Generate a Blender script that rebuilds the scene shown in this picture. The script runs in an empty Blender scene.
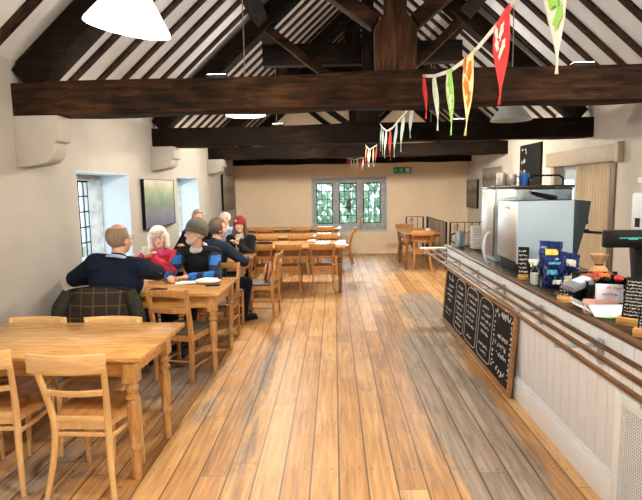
import bpy, bmesh, math, random
from mathutils import Vector, Matrix, Euler
random.seed(11)
C = bpy.context.scene.collection
PI = math.pi

# ------------------------------------------------------------------ camera
F_PX = 520.617
R = Matrix(((0.99953693, 0.01459998, 0.02669752),
            (0.02478755, 0.11821754, -0.99267829),
            (-0.0176492, 0.99288038, 0.1178009)))
CAM = Vector((0, 0, 1.75))
cd = bpy.data.cameras.new('camera')
cam = bpy.data.objects.new('camera', cd)
C.objects.link(cam)
cd.sensor_fit = 'HORIZONTAL'
cd.sensor_width = 36
cd.lens = F_PX / 642 * 36
cd.clip_start = 0.05
cam.matrix_world = Matrix.Translation(CAM) @ R.to_4x4()
bpy.context.scene.camera = cam

def at(px, py, Y):
    d = R @ Vector((px - 321, 250 - py, -F_PX))
    return CAM + d * (Y / d.y)

# ------------------------------------------------------------------ materials
def new_mat(name):
    m = bpy.data.materials.new(name)
    m.use_nodes = True
    nt = m.node_tree
    return m, nt, nt.nodes['Principled BSDF']

def nd(nt, typ, **kw):
    n = nt.nodes.new(typ)
    for k, v in kw.items():
        if k in n.inputs.keys() if hasattr(n.inputs, 'keys') else False:
            n.inputs[k].default_value = v
        else:
            setattr(n, k, v)
    return n

def mth(nt, op, a, b=None, c=None):
    n = nt.nodes.new('ShaderNodeMath'); n.operation = op
    for i, v in enumerate((a, b, c)):
        if v is None: continue
        if hasattr(v, 'is_output') or hasattr(v, 'links'):
            nt.links.new(v, n.inputs[i])
        else:
            n.inputs[i].default_value = v
    return n.outputs[0]

def mixc(nt, fac, a, b, mode='MIX'):
    n = nt.nodes.new('ShaderNodeMix'); n.data_type = 'RGBA'; n.blend_type = mode
    n.clamp_factor = True
    for i, v in ((0, fac), (6, a), (7, b)):
        if hasattr(v, 'links'):
            nt.links.new(v, n.inputs[i])
        else:
            n.inputs[i].default_value = v if i == 0 else (*v, 1)[:4]
    return n.outputs[2]

def ramp(nt, fac, stops):
    n = nt.nodes.new('ShaderNodeValToRGB')
    el = n.color_ramp.elements
    while len(el) < len(stops): el.new(0.5)
    for e, (p, c) in zip(el, stops):
        e.position = p
        e.color = (*c, 1) if isinstance(c, tuple) else (c, c, c, 1)
    nt.links.new(fac, n.inputs[0])
    return n.outputs[0]

def noise(nt, scale=(1, 1, 1), s=5.0, detail=3, rough=.55, dist=0.0, coord='Object'):
    tc = nt.nodes.new('ShaderNodeTexCoord')
    mp = nt.nodes.new('ShaderNodeMapping')
    mp.inputs['Scale'].default_value = scale
    nt.links.new(tc.outputs[coord], mp.inputs[0])
    n = nt.nodes.new('ShaderNodeTexNoise')
    n.inputs['Scale'].default_value = s
    n.inputs['Detail'].default_value = detail
    n.inputs['Roughness'].default_value = rough
    n.inputs['Distortion'].default_value = dist
    nt.links.new(mp.outputs[0], n.inputs['Vector'])
    return n.outputs['Fac']

def bump(nt, b, height, strength=.2, dist=.01):
    n = nt.nodes.new('ShaderNodeBump')
    n.inputs['Strength'].default_value = strength
    n.inputs['Distance'].default_value = dist
    nt.links.new(height, n.inputs['Height'])
    nt.links.new(n.outputs[0], b.inputs['Normal'])

def plain(name, col, rough=.6, metal=0.0, var=.12, s=12.0, bmp=0.0, spec=None, scale=(1, 1, 1)):
    m, nt, b = new_mat(name)
    f = noise(nt, scale=scale, s=s)
    lo = tuple(max(0, c * (1 - var)) for c in col); hi = tuple(min(1, c * (1 + var)) for c in col)
    nt.links.new(ramp(nt, f, [(.3, lo), (.7, hi)]), b.inputs['Base Color'])
    b.inputs['Roughness'].default_value = rough
    b.inputs['Metallic'].default_value = metal
    if spec is None and max(col) < .06: spec = .15
    if spec is not None: b.inputs['Specular IOR Level'].default_value = spec
    if bmp: bump(nt, b, f, bmp)
    return m

def wood(name, dark, light, rough=.4, axis=0, s=6.0, stretch=9.0, bmp=.08, blotch=.25):
    m, nt, b = new_mat(name)
    sc = [stretch] * 3; sc[axis] = 1.0
    g = noise(nt, scale=tuple(sc), s=s, detail=6, dist=.4)
    l = noise(nt, s=2.2, detail=2)
    f = mth(nt, 'ADD', mth(nt, 'MULTIPLY', g, 1 - blotch), mth(nt, 'MULTIPLY', l, blotch))
    nt.links.new(ramp(nt, f, [(.36, dark), (.62, light)]), b.inputs['Base Color'])
    b.inputs['Roughness'].default_value = rough
    bump(nt, b, g, bmp)
    return m

def emis(name, col, strength, base=None):
    m, nt, b = new_mat(name)
    b.inputs['Base Color'].default_value = (*(base or col), 1)
    b.inputs['Emission Color'].default_value = (*col, 1)
    b.inputs['Emission Strength'].default_value = strength
    return m

M = {}
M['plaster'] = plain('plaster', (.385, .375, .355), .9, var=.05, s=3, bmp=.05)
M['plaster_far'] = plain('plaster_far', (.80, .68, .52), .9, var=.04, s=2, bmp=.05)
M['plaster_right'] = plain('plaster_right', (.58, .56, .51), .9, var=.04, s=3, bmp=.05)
M['ceiling'] = plain('ceiling_plaster', (.52, .53, .55), .95, var=.08, s=4)
M['reveal'] = plain('reveal_plaster', (.50, .57, .63), .9, var=.03, s=3)
M['stone'] = plain('mullion_stone', (.40, .42, .46), .85, var=.25, s=14, bmp=.3)
M['stonewarm'] = plain('jamb_stone', (.42, .40, .37), .85, var=.25, s=9, bmp=.3)
def oldbeam(name, dark, mid, axis, hi=2.6):
    m, nt, b = new_mat(name)
    sc = [7.0] * 3; sc[axis] = 1.0
    g = noise(nt, scale=tuple(sc), s=3.2, detail=8, rough=.65, dist=.5)
    l = noise(nt, s=1.7, detail=3)
    f = mth(nt, 'ADD', mth(nt, 'MULTIPLY', g, .55), mth(nt, 'MULTIPLY', l, .45))
    nt.links.new(ramp(nt, f, [(.40, dark), (.52, mid), (.64, tuple(min(1, c * hi) for c in mid))]), b.inputs['Base Color'])
    b.inputs['Roughness'].default_value = .8
    b.inputs['Specular IOR Level'].default_value = .12
    bump(nt, b, g, .5, .02)
    return m
M['beam_x'] = oldbeam('old_oak_crosswise', (.005, .003, .002), (.026, .0125, .006), 0)
M['beam_dark'] = oldbeam('black_oak_crosswise', (.003, .002, .0015), (.009, .005, .003), 0)
M['beam_dark_z'] = oldbeam('black_oak_upright', (.003, .002, .0015), (.010, .006, .0035), 2)
M['beam_y'] = oldbeam('old_oak_lengthwise', (.005, .0032, .0025), (.014, .008, .005), 1)
M['beam_z'] = oldbeam('old_oak_upright', (.010, .005, .003), (.040, .018, .009), 2)
M['rafter'] = oldbeam('rafter_oak', (.008, .005, .004), (.030, .017, .011), 0)
M['pine'] = wood('varnished_pine', (.42, .20, .055), (.66, .39, .145), .17, 0, 5)
M['pine_end'] = wood('varnished_pine_leg', (.40, .20, .07), (.62, .37, .155), .3, 2, 6)
M['pine_dk'] = wood('darker_pine', (.27, .10, .03), (.46, .21, .065), .32, 0, 5)
M['pine_dk_leg'] = wood('darker_pine_leg', (.16, .06, .022), (.31, .135, .045), .35, 2, 6)
M['beech'] = wood('pale_beech', (.55, .33, .14), (.72, .49, .245), .33, 2, 5, blotch=.4)
M['beech_x'] = wood('pale_beech_rail', (.55, .33, .14), (.74, .51, .26), .33, 0, 5, blotch=.4)
M['seatwood'] = wood('worn_seat_wood', (.26, .11, .035), (.50, .25, .085), .3, 1, 5)
M['chair_b'] = wood('honey_chair_wood', (.36, .16, .05), (.56, .30, .11), .35, 2, 6)
M['chair_c'] = wood('orange_chair_wood', (.34, .135, .035), (.52, .25, .075), .35, 2, 6)
M['padseat'] = plain('dark_seat_pad', (.10, .09, .08), .5)
M['counter'] = plain('counter_paint', (.72, .75, .82), .45, var=.02)
M['counter2'] = plain('counter_paint_upper', (.76, .68, .60), .5, var=.03)
M['top'] = wood('dark_worktop', (.016, .010, .007), (.055, .032, .02), .25, 1, 5)
M['topedge'] = wood('worktop_edge', (.045, .022, .010), (.13, .070, .034), .4, 1, 5)
M['slat'] = wood('rail_slat', (.07, .030, .011), (.17, .085, .038), .3, 1, 6)
M['steel'] = plain('brushed_steel', (.55, .55, .54), .42, 1.0, var=.08, s=9, scale=(1, 1, 20))
M['steel_cool'] = plain('cool_steel', (.46, .56, .63), .4, .25, var=.05, s=6)
M['chrome'] = plain('bright_metal', (.38, .48, .58), .3, .5, var=.02)
M['machine'] = plain('machine_panel', (.36, .50, .65), .5, 0.0, var=.02)
M['machine_dk'] = plain('machine_dark', (.020, .030, .042), .4, var=.1)
M['black'] = plain('black_plastic', (.004, .004, .0045), .6, var=.2)
M['iron'] = plain('black_iron', (.015, .014, .014), .5, .4, var=.2)
M['slate'] = plain('chalkboard_black', (.010, .010, .011), .8, var=.3, s=6)
M['chalk'] = plain('chalk_white', (.62, .63, .65), .9, var=.1)
M['boardwood'] = wood('board_frame_wood', (.20, .095, .035), (.40, .215, .09), .5, 1, 5)
M['signwood'] = wood('sign_block_wood', (.40, .20, .06), (.62, .36, .13), .4, 0, 6)
M['white'] = plain('white_paint', (.74, .80, .86), .5, var=.02)
M['blue_cup'] = plain('blue_cup', (.02, .13, .48), .3)
M['navy'] = plain('navy_wool', (.006, .011, .028), .95, var=.25, s=40, bmp=.1)
M['navy2'] = plain('navy_jacket', (.010, .016, .034), .8, var=.25, s=25)
M['blackcloth'] = plain('black_cloth', (.007, .008, .010), .85, var=.3, s=25)
M['darkcoat'] = plain('charcoal_coat', (.012, .014, .017), .8, var=.3, s=20)
M['red'] = plain('red_fleece', (.46, .025, .055), .9, var=.2, s=18)
M['magenta'] = plain('magenta_scarf', (.52, .05, .17), .9, var=.3, s=30)
M['redhat'] = plain('red_knit', (.30, .035, .038), .95, var=.3, s=60, bmp=.3)
M['greyhat'] = plain('grey_knit', (.105, .10, .085), .95, var=.35, s=60, bmp=.3, scale=(3, 3, .3))
M['shirt'] = plain('light_blue_shirt', (.30, .48, .74), .9, var=.1)
M['bluejacket'] = plain('blue_jacket', (.02, .07, .20), .8, var=.2)
M['scarfgrey'] = plain('grey_scarf', (.50, .50, .52), .95, var=.2, s=40)
M['jeans'] = plain('navy_trousers', (.009, .013, .032), .9, var=.3, s=20)
M['shoe'] = plain('black_shoe', (.012, .012, .013), .5, var=.3)
M['skin'] = plain('skin', (.62, .35, .25), .55, var=.10, s=10)
M['skin2'] = plain('pale_skin', (.70, .44, .34), .55, var=.10, s=10)
M['hair_white'] = plain('white_hair', (.74, .72, .68), .7, var=.15, s=40, scale=(3, 3, .5))
M['hair_grey'] = plain('grey_hair', (.26, .19, .14), .7, var=.35, s=40, scale=(3, 3, .5))
M['hair_lgrey'] = plain('light_grey_hair', (.40, .38, .34), .7, var=.3, s=40, scale=(3, 3, .5))
M['hair_brown'] = plain('brown_hair', (.075, .045, .03), .7, var=.35, s=40, scale=(3, 3, .5))
M['beard'] = plain('grey_beard', (.48, .44, .40), .9, var=.25, s=50)
M['lips'] = plain('lips', (.40, .14, .12), .5)
M['eye'] = plain('eye_dark', (.03, .02, .02), .2)
M['glassframe'] = plain('glasses_frame', (.10, .10, .12), .3, .5)
M['paper'] = plain('paper', (.80, .80, .79), .8, var=.04)
M['ceramic'] = plain('ceramic', (.78, .78, .76), .25, var=.03)
M['cord'] = plain('lamp_cord', (.32, .26, .18), .8)
M['tape'] = plain('bunting_tape', (.70, .72, .70), .9)
M['green_exit'] = emis('exit_green', (.01, .11, .05), .15, (.01, .13, .06))
M['f_red'] = plain('pennant_red', (.74, .045, .05), .85, var=.05)
M['f_green'] = plain('pennant_green', (.30, .66, .13), .85, var=.05)
M['f_mint'] = plain('pennant_mint', (.62, .78, .70), .85, var=.06)
M['f_yellow'] = plain('pennant_yellow', (.80, .76, .40), .85, var=.06)
M['f_orange'] = plain('leaf_orange', (.78, .20, .03), .85, var=.1)
M['f_white'] = plain('pennant_white', (.74, .80, .78), .85, var=.05)
M['f_blue'] = plain('pennant_grey_blue', (.48, .60, .66), .85, var=.05)
M['bagblue'] = plain('blue_foil', (.008, .022, .13), .25, .2, var=.7, s=9)
M['bagyellow'] = plain('yellow_print', (.80, .58, .06), .4)
M['bagcyan'] = plain('cyan_print', (.05, .35, .55), .4)
M['brownpaper'] = plain('brown_paper', (.52, .33, .17), .8, var=.2)
M['cello'] = plain('packet_orange', (.30, .085, .03), .3, var=.5, s=30)
M['leaflet'] = plain('pale_leaflet', (.62, .68, .80), .6, var=.12, s=14)
M['pink'] = plain('pink_card', (.76, .46, .42), .7, var=.05)
M['berry'] = plain('red_print', (.58, .03, .05), .5)
M['curtain'] = plain('beige_curtain', (.60, .50, .36), .9, var=.08, s=3)
M['taupe'] = plain('taupe_paint', (.36, .305, .23), .6, var=.06)
M['doorwood'] = wood('brown_door_post', (.07, .045, .03), (.15, .10, .065), .6, 2, 6)
M['lead'] = plain('leading', (.018, .03, .035), .6, .3)
M['leaf'] = plain('leaf', (.22, .42, .20), .8, var=.7, s=1.5)
M['leaf2'] = plain('pale_leaf', (.36, .56, .42), .8, var=.5, s=1.5)
M['bark'] = plain('bark', (.12, .085, .06), .9, var=.3)
M['grass'] = plain('grass', (.16, .30, .10), .95, var=.4, s=2)
M['screen_green'] = emis('display_green', (.03, .55, .36), .6, (.01, .05, .04))
M['screen_blue'] = emis('reader_screen', (.35, .45, .9), .6)
M['jar'] = plain('cream_jar', (.64, .58, .46), .5)
M['lampoff'] = plain('grey_enamel', (.50, .54, .58), .5, var=.03)
M['lampon'] = emis('lit_shade', (1, .97, .90), 2.2)
M['bulb'] = emis('bulb', (1, .93, .82), 12)
M['badge'] = plain('badge', (.75, .65, .6), .5)

def glass_mat(name, col=(1, 1, 1), rough=0.0, mixv=.88):
    m, nt, b = new_mat(name)
    tr = nt.nodes.new('ShaderNodeBsdfTransparent'); tr.inputs[0].default_value = (*col, 1)
    gl = nt.nodes.new('ShaderNodeBsdfGlossy'); gl.inputs['Roughness'].default_value = rough + .02
    mx = nt.nodes.new('ShaderNodeMixShader')
    fr = nt.nodes.new('ShaderNodeLayerWeight'); fr.inputs[0].default_value = .25
    nt.links.new(mth(nt, 'MULTIPLY', fr.outputs['Fresnel'], 1 - mixv + .25), mx.inputs[0])
    nt.links.new(tr.outputs[0], mx.inputs[1]); nt.links.new(gl.outputs[0], mx.inputs[2])
    nt.links.new(mx.outputs[0], nt.nodes['Material Output'].inputs[0])
    return m
M['glass'] = glass_mat('window_glass', (.95, .98, 1))
M['clear'] = glass_mat('clear_plastic', (.90, .94, .97), .1, .6)

# tweed check
def check(name, base, line, sx, width, axes=('X', 'Z'), second=None):
    m, nt, b = new_mat(name)
    tc = nt.nodes.new('ShaderNodeTexCoord'); sp = nt.nodes.new('ShaderNodeSeparateXYZ')
    nt.links.new(tc.outputs['Object'], sp.inputs[0])
    masks = []
    for a in axes:
        fr = mth(nt, 'FRACT', mth(nt, 'ADD', mth(nt, 'MULTIPLY', sp.outputs[a], sx), 50.3))
        masks.append(mth(nt, 'LESS_THAN', fr, width))
    mk = mth(nt, 'MAXIMUM', masks[0], masks[1])
    n = noise(nt, s=60)
    basec = ramp(nt, n, [(.35, tuple(c * .6 for c in base)), (.65, tuple(c * 1.4 for c in base))])
    if second:
        both = mth(nt, 'MULTIPLY', masks[0], masks[1])
        c = mixc(nt, mk, basec, line)
        c = mixc(nt, both, c, second)
    else:
        c = mixc(nt, mk, basec, line)
    nt.links.new(c, b.inputs['Base Color'])
    b.inputs['Roughness'].default_value = .95
    return m
M['tweed'] = check('tweed_check', (.016, .010, .008), (.075, .058, .026), 9.0, .10)
M['bluecheck'] = check('blue_black_check', (.02, .15, .50), (.008, .02, .07), 6.5, .38, ('X', 'Z'), (.004, .006, .012))

# floor
def floor_mat():
    m, nt, b = new_mat('floor_boards')
    tc = nt.nodes.new('ShaderNodeTexCoord'); sp = nt.nodes.new('ShaderNodeSeparateXYZ')
    nt.links.new(tc.outputs['Object'], sp.inputs[0])
    X, Y = sp.outputs['X'], sp.outputs['Y']
    W = .172
    xs = mth(nt, 'ADD', mth(nt, 'DIVIDE', X, W), 40.0)
    bi = mth(nt, 'FLOOR', xs); bf = mth(nt, 'FRACT', xs)
    wn = nt.nodes.new('ShaderNodeTexWhiteNoise'); wn.noise_dimensions = '1D'
    nt.links.new(bi, wn.inputs['W'])
    ys = mth(nt, 'DIVIDE', mth(nt, 'ADD', Y, mth(nt, 'MULTIPLY', wn.outputs['Value'], 7.0)), 3.4)
    yi = mth(nt, 'FLOOR', ys); yf = mth(nt, 'FRACT', ys)
    cb = nt.nodes.new('ShaderNodeCombineXYZ'); nt.links.new(bi, cb.inputs[0]); nt.links.new(yi, cb.inputs[1])
    wn2 = nt.nodes.new('ShaderNodeTexWhiteNoise'); wn2.noise_dimensions = '2D'
    nt.links.new(cb.outputs[0], wn2.inputs['Vector'])
    # grain shifted per board
    mp = nt.nodes.new('ShaderNodeCombineXYZ')
    nt.links.new(mth(nt, 'MULTIPLY', X, 26.0), mp.inputs[0])
    nt.links.new(mth(nt, 'ADD', mth(nt, 'MULTIPLY', Y, 1.6), mth(nt, 'MULTIPLY', wn2.outputs['Value'], 30)), mp.inputs[1])
    g = nt.nodes.new('ShaderNodeTexNoise'); g.inputs['Scale'].default_value = 1.3
    g.inputs['Detail'].default_value = 6; g.inputs['Distortion'].default_value = .6
    nt.links.new(mp.outputs[0], g.inputs['Vector'])
    blot = noise(nt, scale=(1, .5, 1), s=2.4, detail=4)
    f = mth(nt, 'ADD', mth(nt, 'MULTIPLY', wn2.outputs['Value'], .28), mth(nt, 'ADD', mth(nt, 'MULTIPLY', g.outputs['Fac'], .62), mth(nt, 'SUBTRACT', mth(nt, 'MULTIPLY', blot, .30), .08)))
    col = ramp(nt, f, [(.30, (.26, .115, .034)), (.48, (.50, .26, .090)), (.72, (.71, .455, .21))])
    # worn grey patches, where feet have scrubbed the varnish away
    n1 = noise(nt, scale=(2.2, .8, 1), s=1.6, detail=6, rough=.7)
    n2 = noise(nt, scale=(9, 1.6, 1), s=2.2, detail=6, rough=.75)
    nz = mth(nt, 'ADD', mth(nt, 'MULTIPLY', mth(nt, 'SUBTRACT', n1, .5), 2.2), mth(nt, 'MULTIPLY', mth(nt, 'SUBTRACT', n2, .5), 2.6))
    tot = None
    for cx, cy, rx, ry, k in ((.98, 3.9, .30, 2.3, 1.35), (1.30, 7.2, .5, 1.6, .85), (1.15, 5.6, .35, .9, .7), (-.68, 5.0, .12, 2.3, .62), (-.62, 3.3, .12, 1.2, .5),
                              (-1.7, 4.6, .75, .9, .8), (-1.9, 3.0, .6, .7, .6), (-1.05, 4.1, .15, .9, .55), (-1.0, 7.3, .3, 1.2, .5),
                              (.35, 9.5, .35, 2.4, .45), (1.2, 11.0, .7, 1.6, .45), (-.3, 2.6, .15, .7, .35), (.4, 3.0, .1, .8, .35)):
        dx = mth(nt, 'DIVIDE', mth(nt, 'SUBTRACT', X, cx), rx); dy = mth(nt, 'DIVIDE', mth(nt, 'SUBTRACT', Y, cy), ry)
        d = mth(nt, 'ADD', mth(nt, 'MULTIPLY', dx, dx), mth(nt, 'MULTIPLY', dy, dy))
        v = mth(nt, 'MULTIPLY', mth(nt, 'POWER', 2.718, mth(nt, 'MULTIPLY', d, -1.0)), k)
        tot = v if tot is None else mth(nt, 'MAXIMUM', tot, v)
    tot = mth(nt, 'MAXIMUM', tot, .29)
    wv = mth(nt, 'ADD', tot, mth(nt, 'MULTIPLY', nz, .40))
    wear = ramp(nt, wv, [(.34, 0.0), (.60, 1.0)])
    greyc = ramp(nt, g.outputs['Fac'], [(.3, (.17, .145, .125)), (.7, (.38, .325, .28))])
    col = mixc(nt, mth(nt, 'MULTIPLY', wear, .88), col, greyc)
    # knots
    vo = nt.nodes.new('ShaderNodeTexVoronoi'); vo.inputs['Scale'].default_value = 2.6
    nt.links.new(tc.outputs['Object'], vo.inputs['Vector'])
    kn = mth(nt, 'LESS_THAN', vo.outputs['Distance'], .035)
    col = mixc(nt, mth(nt, 'MULTIPLY', kn, .7), col, (.12, .05, .02))
    # gaps
    gap = mth(nt, 'MAXIMUM', mth(nt, 'LESS_THAN', bf, .065), mth(nt, 'LESS_THAN', yf, .0012))
    col = mixc(nt, mth(nt, 'MULTIPLY', gap, .8), col, (.055, .03, .018))
    nx = mth(nt, 'LESS_THAN', mth(nt, 'ABSOLUTE', mth(nt, 'SUBTRACT', mth(nt, 'ABSOLUTE', mth(nt, 'SUBTRACT', bf, .5)), .28)), .03)
    ny = mth(nt, 'LESS_THAN', mth(nt, 'FRACT', mth(nt, 'ADD', mth(nt, 'DIVIDE', Y, .44), mth(nt, 'MULTIPLY', wn.outputs['Value'], .05))), .028)
    col = mixc(nt, mth(nt, 'MULTIPLY', mth(nt, 'MULTIPLY', nx, ny), .75), col, (.05, .03, .02))
    nt.links.new(col, b.inputs['Base Color'])
    rg = mth(nt, 'ADD', mth(nt, 'MULTIPLY', wear, .22), mth(nt, 'ADD', .36, mth(nt, 'MULTIPLY', g.outputs['Fac'], .16)))
    nt.links.new(rg, b.inputs['Roughness'])
    bump(nt, b, mth(nt, 'SUBTRACT', g.outputs['Fac'], mth(nt, 'MULTIPLY', gap, 2.0)), .12, .01)
    return m
M['floor'] = floor_mat()

def paint_mat(name, stops, scale=(1, 1, 1), s=3, rough=.6):
    m, nt, b = new_mat(name)
    tc = nt.nodes.new('ShaderNodeTexCoord'); sp = nt.nodes.new('ShaderNodeSeparateXYZ')
    nt.links.new(tc.outputs['Generated'], sp.inputs[0])
    n = noise(nt, scale=scale, s=s, detail=5)
    f = mth(nt, 'ADD', sp.outputs['Z'], mth(nt, 'MULTIPLY', mth(nt, 'SUBTRACT', n, .5), .5))
    nt.links.new(ramp(nt, f, stops), b.inputs['Base Color'])
    b.inputs['Roughness'].default_value = rough
    return m
M['landscape'] = paint_mat('landscape_print', [(0, (.10, .12, .19)), (.28, (.16, .17, .25)), (.45, (.12, .19, .12)), (.7, (.20, .29, .19)), (.82, (.33, .35, .27)), (1, (.50, .50, .42))])
M['sepia'] = paint_mat('sepia_print', [(0, (.10, .08, .06)), (.4, (.22, .19, .15)), (.6, (.12, .10, .08)), (.8, (.34, .30, .25)), (1, (.24, .21, .17))], s=6)

# ------------------------------------------------------------------ mesh helpers
class MB:
    def __init__(s): s.bm = bmesh.new()
    def box(s, c, size, rot=None, taper=None):
        r = bmesh.ops.create_cube(s.bm, size=1)
        mt = Matrix.Diagonal((*size, 1))
        vs = r['verts']
        if taper:
            for v in vs:
                if v.co.z > 0: v.co.x *= taper; v.co.y *= taper
        rm = rot.to_matrix().to_4x4() if isinstance(rot, Euler) else (rot.to_4x4() if rot is not None else Matrix())
        bmesh.ops.transform(s.bm, matrix=Matrix.Translation(Vector(c)) @ rm @ mt, verts=vs)
        return vs
    def bx(s, x0, x1, y0, y1, z0, z1):
        return s.box(((x0 + x1) / 2, (y0 + y1) / 2, (z0 + z1) / 2), (abs(x1 - x0), abs(y1 - y0), abs(z1 - z0)))
    def bar(s, p, q, w, h, up=(0, 0, 1)):
        p, q = Vector(p), Vector(q); d = q - p; L = d.length; d.normalize()
        up = Vector(up); xx = d.cross(up)
        if xx.length < 1e-4: xx = d.cross(Vector((0, 1, 0)))
        xx.normalize(); zz = xx.cross(d).normalized()
        m = Matrix((xx, d, zz)).transposed()
        s.box((p + q) / 2, (w, L, h), m)
    def tube(s, pts, rad, seg=8, cap=True, flat=None):
        pts = [Vector(p) for p in pts]
        if not hasattr(rad, '__len__'): rad = [rad] * len(pts)
        rings = []
        t0 = (pts[1] - pts[0]).normalized()
        n = t0.orthogonal().normalized()
        if flat:
            n = (Vector(flat) - t0 * Vector(flat).dot(t0)).normalized()
        for i, p in enumerate(pts):
            if i == 0: t = pts[1] - pts[0]
            elif i == len(pts) - 1: t = pts[-1] - pts[-2]
            else: t = (pts[i + 1] - pts[i]).normalized() + (pts[i] - pts[i - 1]).normalized()
            t.normalize()
            n = (n - t * n.dot(t))
            if n.length < 1e-5: n = t.orthogonal()
            n.normalize(); bb = t.cross(n)
            r = rad[i]; rx, ry = r if isinstance(r, tuple) else (r, r)
            ring = []
            for k in range(seg):
                a = 2 * PI * (k + .5) / seg
                if seg == 4:
                    ca, sa = (1 if math.cos(a) > 0 else -1), (1 if math.sin(a) > 0 else -1)
                else: ca, sa = math.cos(a), math.sin(a)
                ring.append(s.bm.verts.new(p + n * ca * rx + bb * sa * ry))
            rings.append(ring)
        for a, b in zip(rings, rings[1:]):
            for k in range(seg):
                s.bm.faces.new((a[k], a[(k + 1) % seg], b[(k + 1) % seg], b[k]))
        if cap:
            s.bm.faces.new(rings[0][::-1]); s.bm.faces.new(rings[-1])
    def lathe(s, prof, loc=(0, 0, 0), seg=16, axis=None):
        loc = Vector(loc); rings = []
        q = Vector((0, 0, 1)).rotation_difference(Vector(axis)).to_matrix() if axis else Matrix.Identity(3)
        for r, z in prof:
            rings.append([s.bm.verts.new(loc + q @ Vector((max(r, 1e-4) * math.cos(2 * PI * k / seg), max(r, 1e-4) * math.sin(2 * PI * k / seg), z))) for k in range(seg)])
        for a, b in zip(rings, rings[1:]):
            for k in range(seg):
                s.bm.faces.new((a[k], a[(k + 1) % seg], b[(k + 1) % seg], b[k]))
        s.bm.faces.new(rings[0][::-1]); s.bm.faces.new(rings[-1])
    def ell(s, c, r, rot=None, u=16, v=10):
        o = bmesh.ops.create_uvsphere(s.bm, u_segments=u, v_segments=v, radius=1)
        rm = rot.to_4x4() if rot is not None else Matrix()
        bmesh.ops.transform(s.bm, matrix=Matrix.Translation(Vector(c)) @ rm @ Matrix.Diagonal((*r, 1)), verts=o['verts'])
        return o['verts']
    def cap(s, p, q, r1, r2, seg=12):
        p, q = Vector(p), Vector(q); d = q - p; L = d.length
        if L < 1e-5:
            s.ell(p, (r1, r1, r1)); return
        prof = []
        for k in range(5):
            a = -PI / 2 + k * PI / 8
            prof.append((r1 * math.cos(a), r1 * math.sin(a)))
        for k in range(5):
            a = k * PI / 8
            prof.append((r2 * math.cos(a), L + r2 * math.sin(a)))
        s.lathe(prof, p, seg, d.normalized())
    def prism(s, poly, p0, ax, ay, an, depth):
        p0, ax, ay, an = Vector(p0), Vector(ax), Vector(ay), Vector(an)
        A = [s.bm.verts.new(p0 + ax * x + ay * y) for x, y in poly]
        B = [s.bm.verts.new(p0 + ax * x + ay * y + an * depth) for x, y in poly]
        s.bm.faces.new(A[::-1]); s.bm.faces.new(B)
        n = len(A)
        for i in range(n): s.bm.faces.new((A[i], A[(i + 1) % n], B[(i + 1) % n], B[i]))
    def grid(s, fn, nu, nv, close=False):
        V = [[s.bm.verts.new(Vector(fn(i / nu, j / nv))) for j in range(nv + 1)] for i in range(nu + 1)]
        for i in range(nu):
            for j in range(nv):
                s.bm.faces.new((V[i][j], V[i + 1][j], V[i + 1][j + 1], V[i][j + 1]))
    def build(s, name, mat, parent=None, smooth=None, bevel=0.0, loc=None, solid=0.0, kind=None, remesh=0.0, sm_it=0):
        bmesh.ops.recalc_face_normals(s.bm, faces=s.bm.faces)
        me = bpy.data.meshes.new(name)
        s.bm.to_mesh(me); s.bm.free()
        o = bpy.data.objects.new(name, me); C.objects.link(o)
        if solid:
            md = o.modifiers.new('t', 'SOLIDIFY'); md.thickness = solid; md.offset = 0
        if remesh:
            md = o.modifiers.new('r', 'REMESH'); md.mode = 'VOXEL'; md.voxel_size = remesh
            if sm_it:
                md = o.modifiers.new('s', 'SMOOTH'); md.iterations = sm_it; md.factor = .5
        if bevel:
            md = o.modifiers.new('b', 'BEVEL'); md.width = bevel; md.segments = 2; md.limit_method = 'ANGLE'; md.angle_limit = .7
        if o.modifiers:
            dg = bpy.context.evaluated_depsgraph_get()
            m2 = bpy.data.meshes.new_from_object(o.evaluated_get(dg))
            o.modifiers.clear(); o.data = m2; bpy.data.meshes.remove(me); me = m2; me.name = name
        me.materials.clear(); me.materials.append(mat)
        if smooth is None: smooth = 35
        if smooth:
            me.shade_smooth() if hasattr(me, 'shade_smooth') else None
            if smooth < 180:
                try: me.set_sharp_from_angle(angle=math.radians(smooth))
                except Exception: pass
        if parent: o.parent = parent
        if loc is not None: o.location = loc
        if kind: o['kind'] = kind
        return o

def tag(o, label, cat, group=None):
    o['label'] = label; o['category'] = cat
    if group: o['group'] = group
    return o
def thing(name, label, cat, loc=(0, 0, 0), rz=0, group=None):
    o = bpy.data.objects.new(name, None); C.objects.link(o)
    o.empty_display_size = .05
    o.location = loc; o.rotation_euler = (0, 0, rz)
    return tag(o, label, cat, group)
def dup(o, parent=None):
    c = o.copy(); C.objects.link(c)
    if parent: c.parent = parent
    for ch in list(o.children): dup(ch, c)
    return c
def place(proto, used, loc, rz, label, group):
    o = dup(proto) if used else proto
    o.location = loc; o.rotation_euler = (0, 0, rz); o['label'] = label; o['group'] = group
    return o

# ------------------------------------------------------------------ the room
XL, XR, YF, YB = -2.6, 3.5, 13.8, -1.6
XC = .425; Z0 = 2.74; K = .9
ZR = Z0 + K * (XC - XL)
def struct(mb, name, mat, **kw): return mb.build(name, mat, kind='structure', **kw)

m = MB(); m.bx(XL - .5, XR + .3, YB, YF + .3, -.12, 0); struct(m, 'floor', M['floor'], smooth=0)

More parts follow.
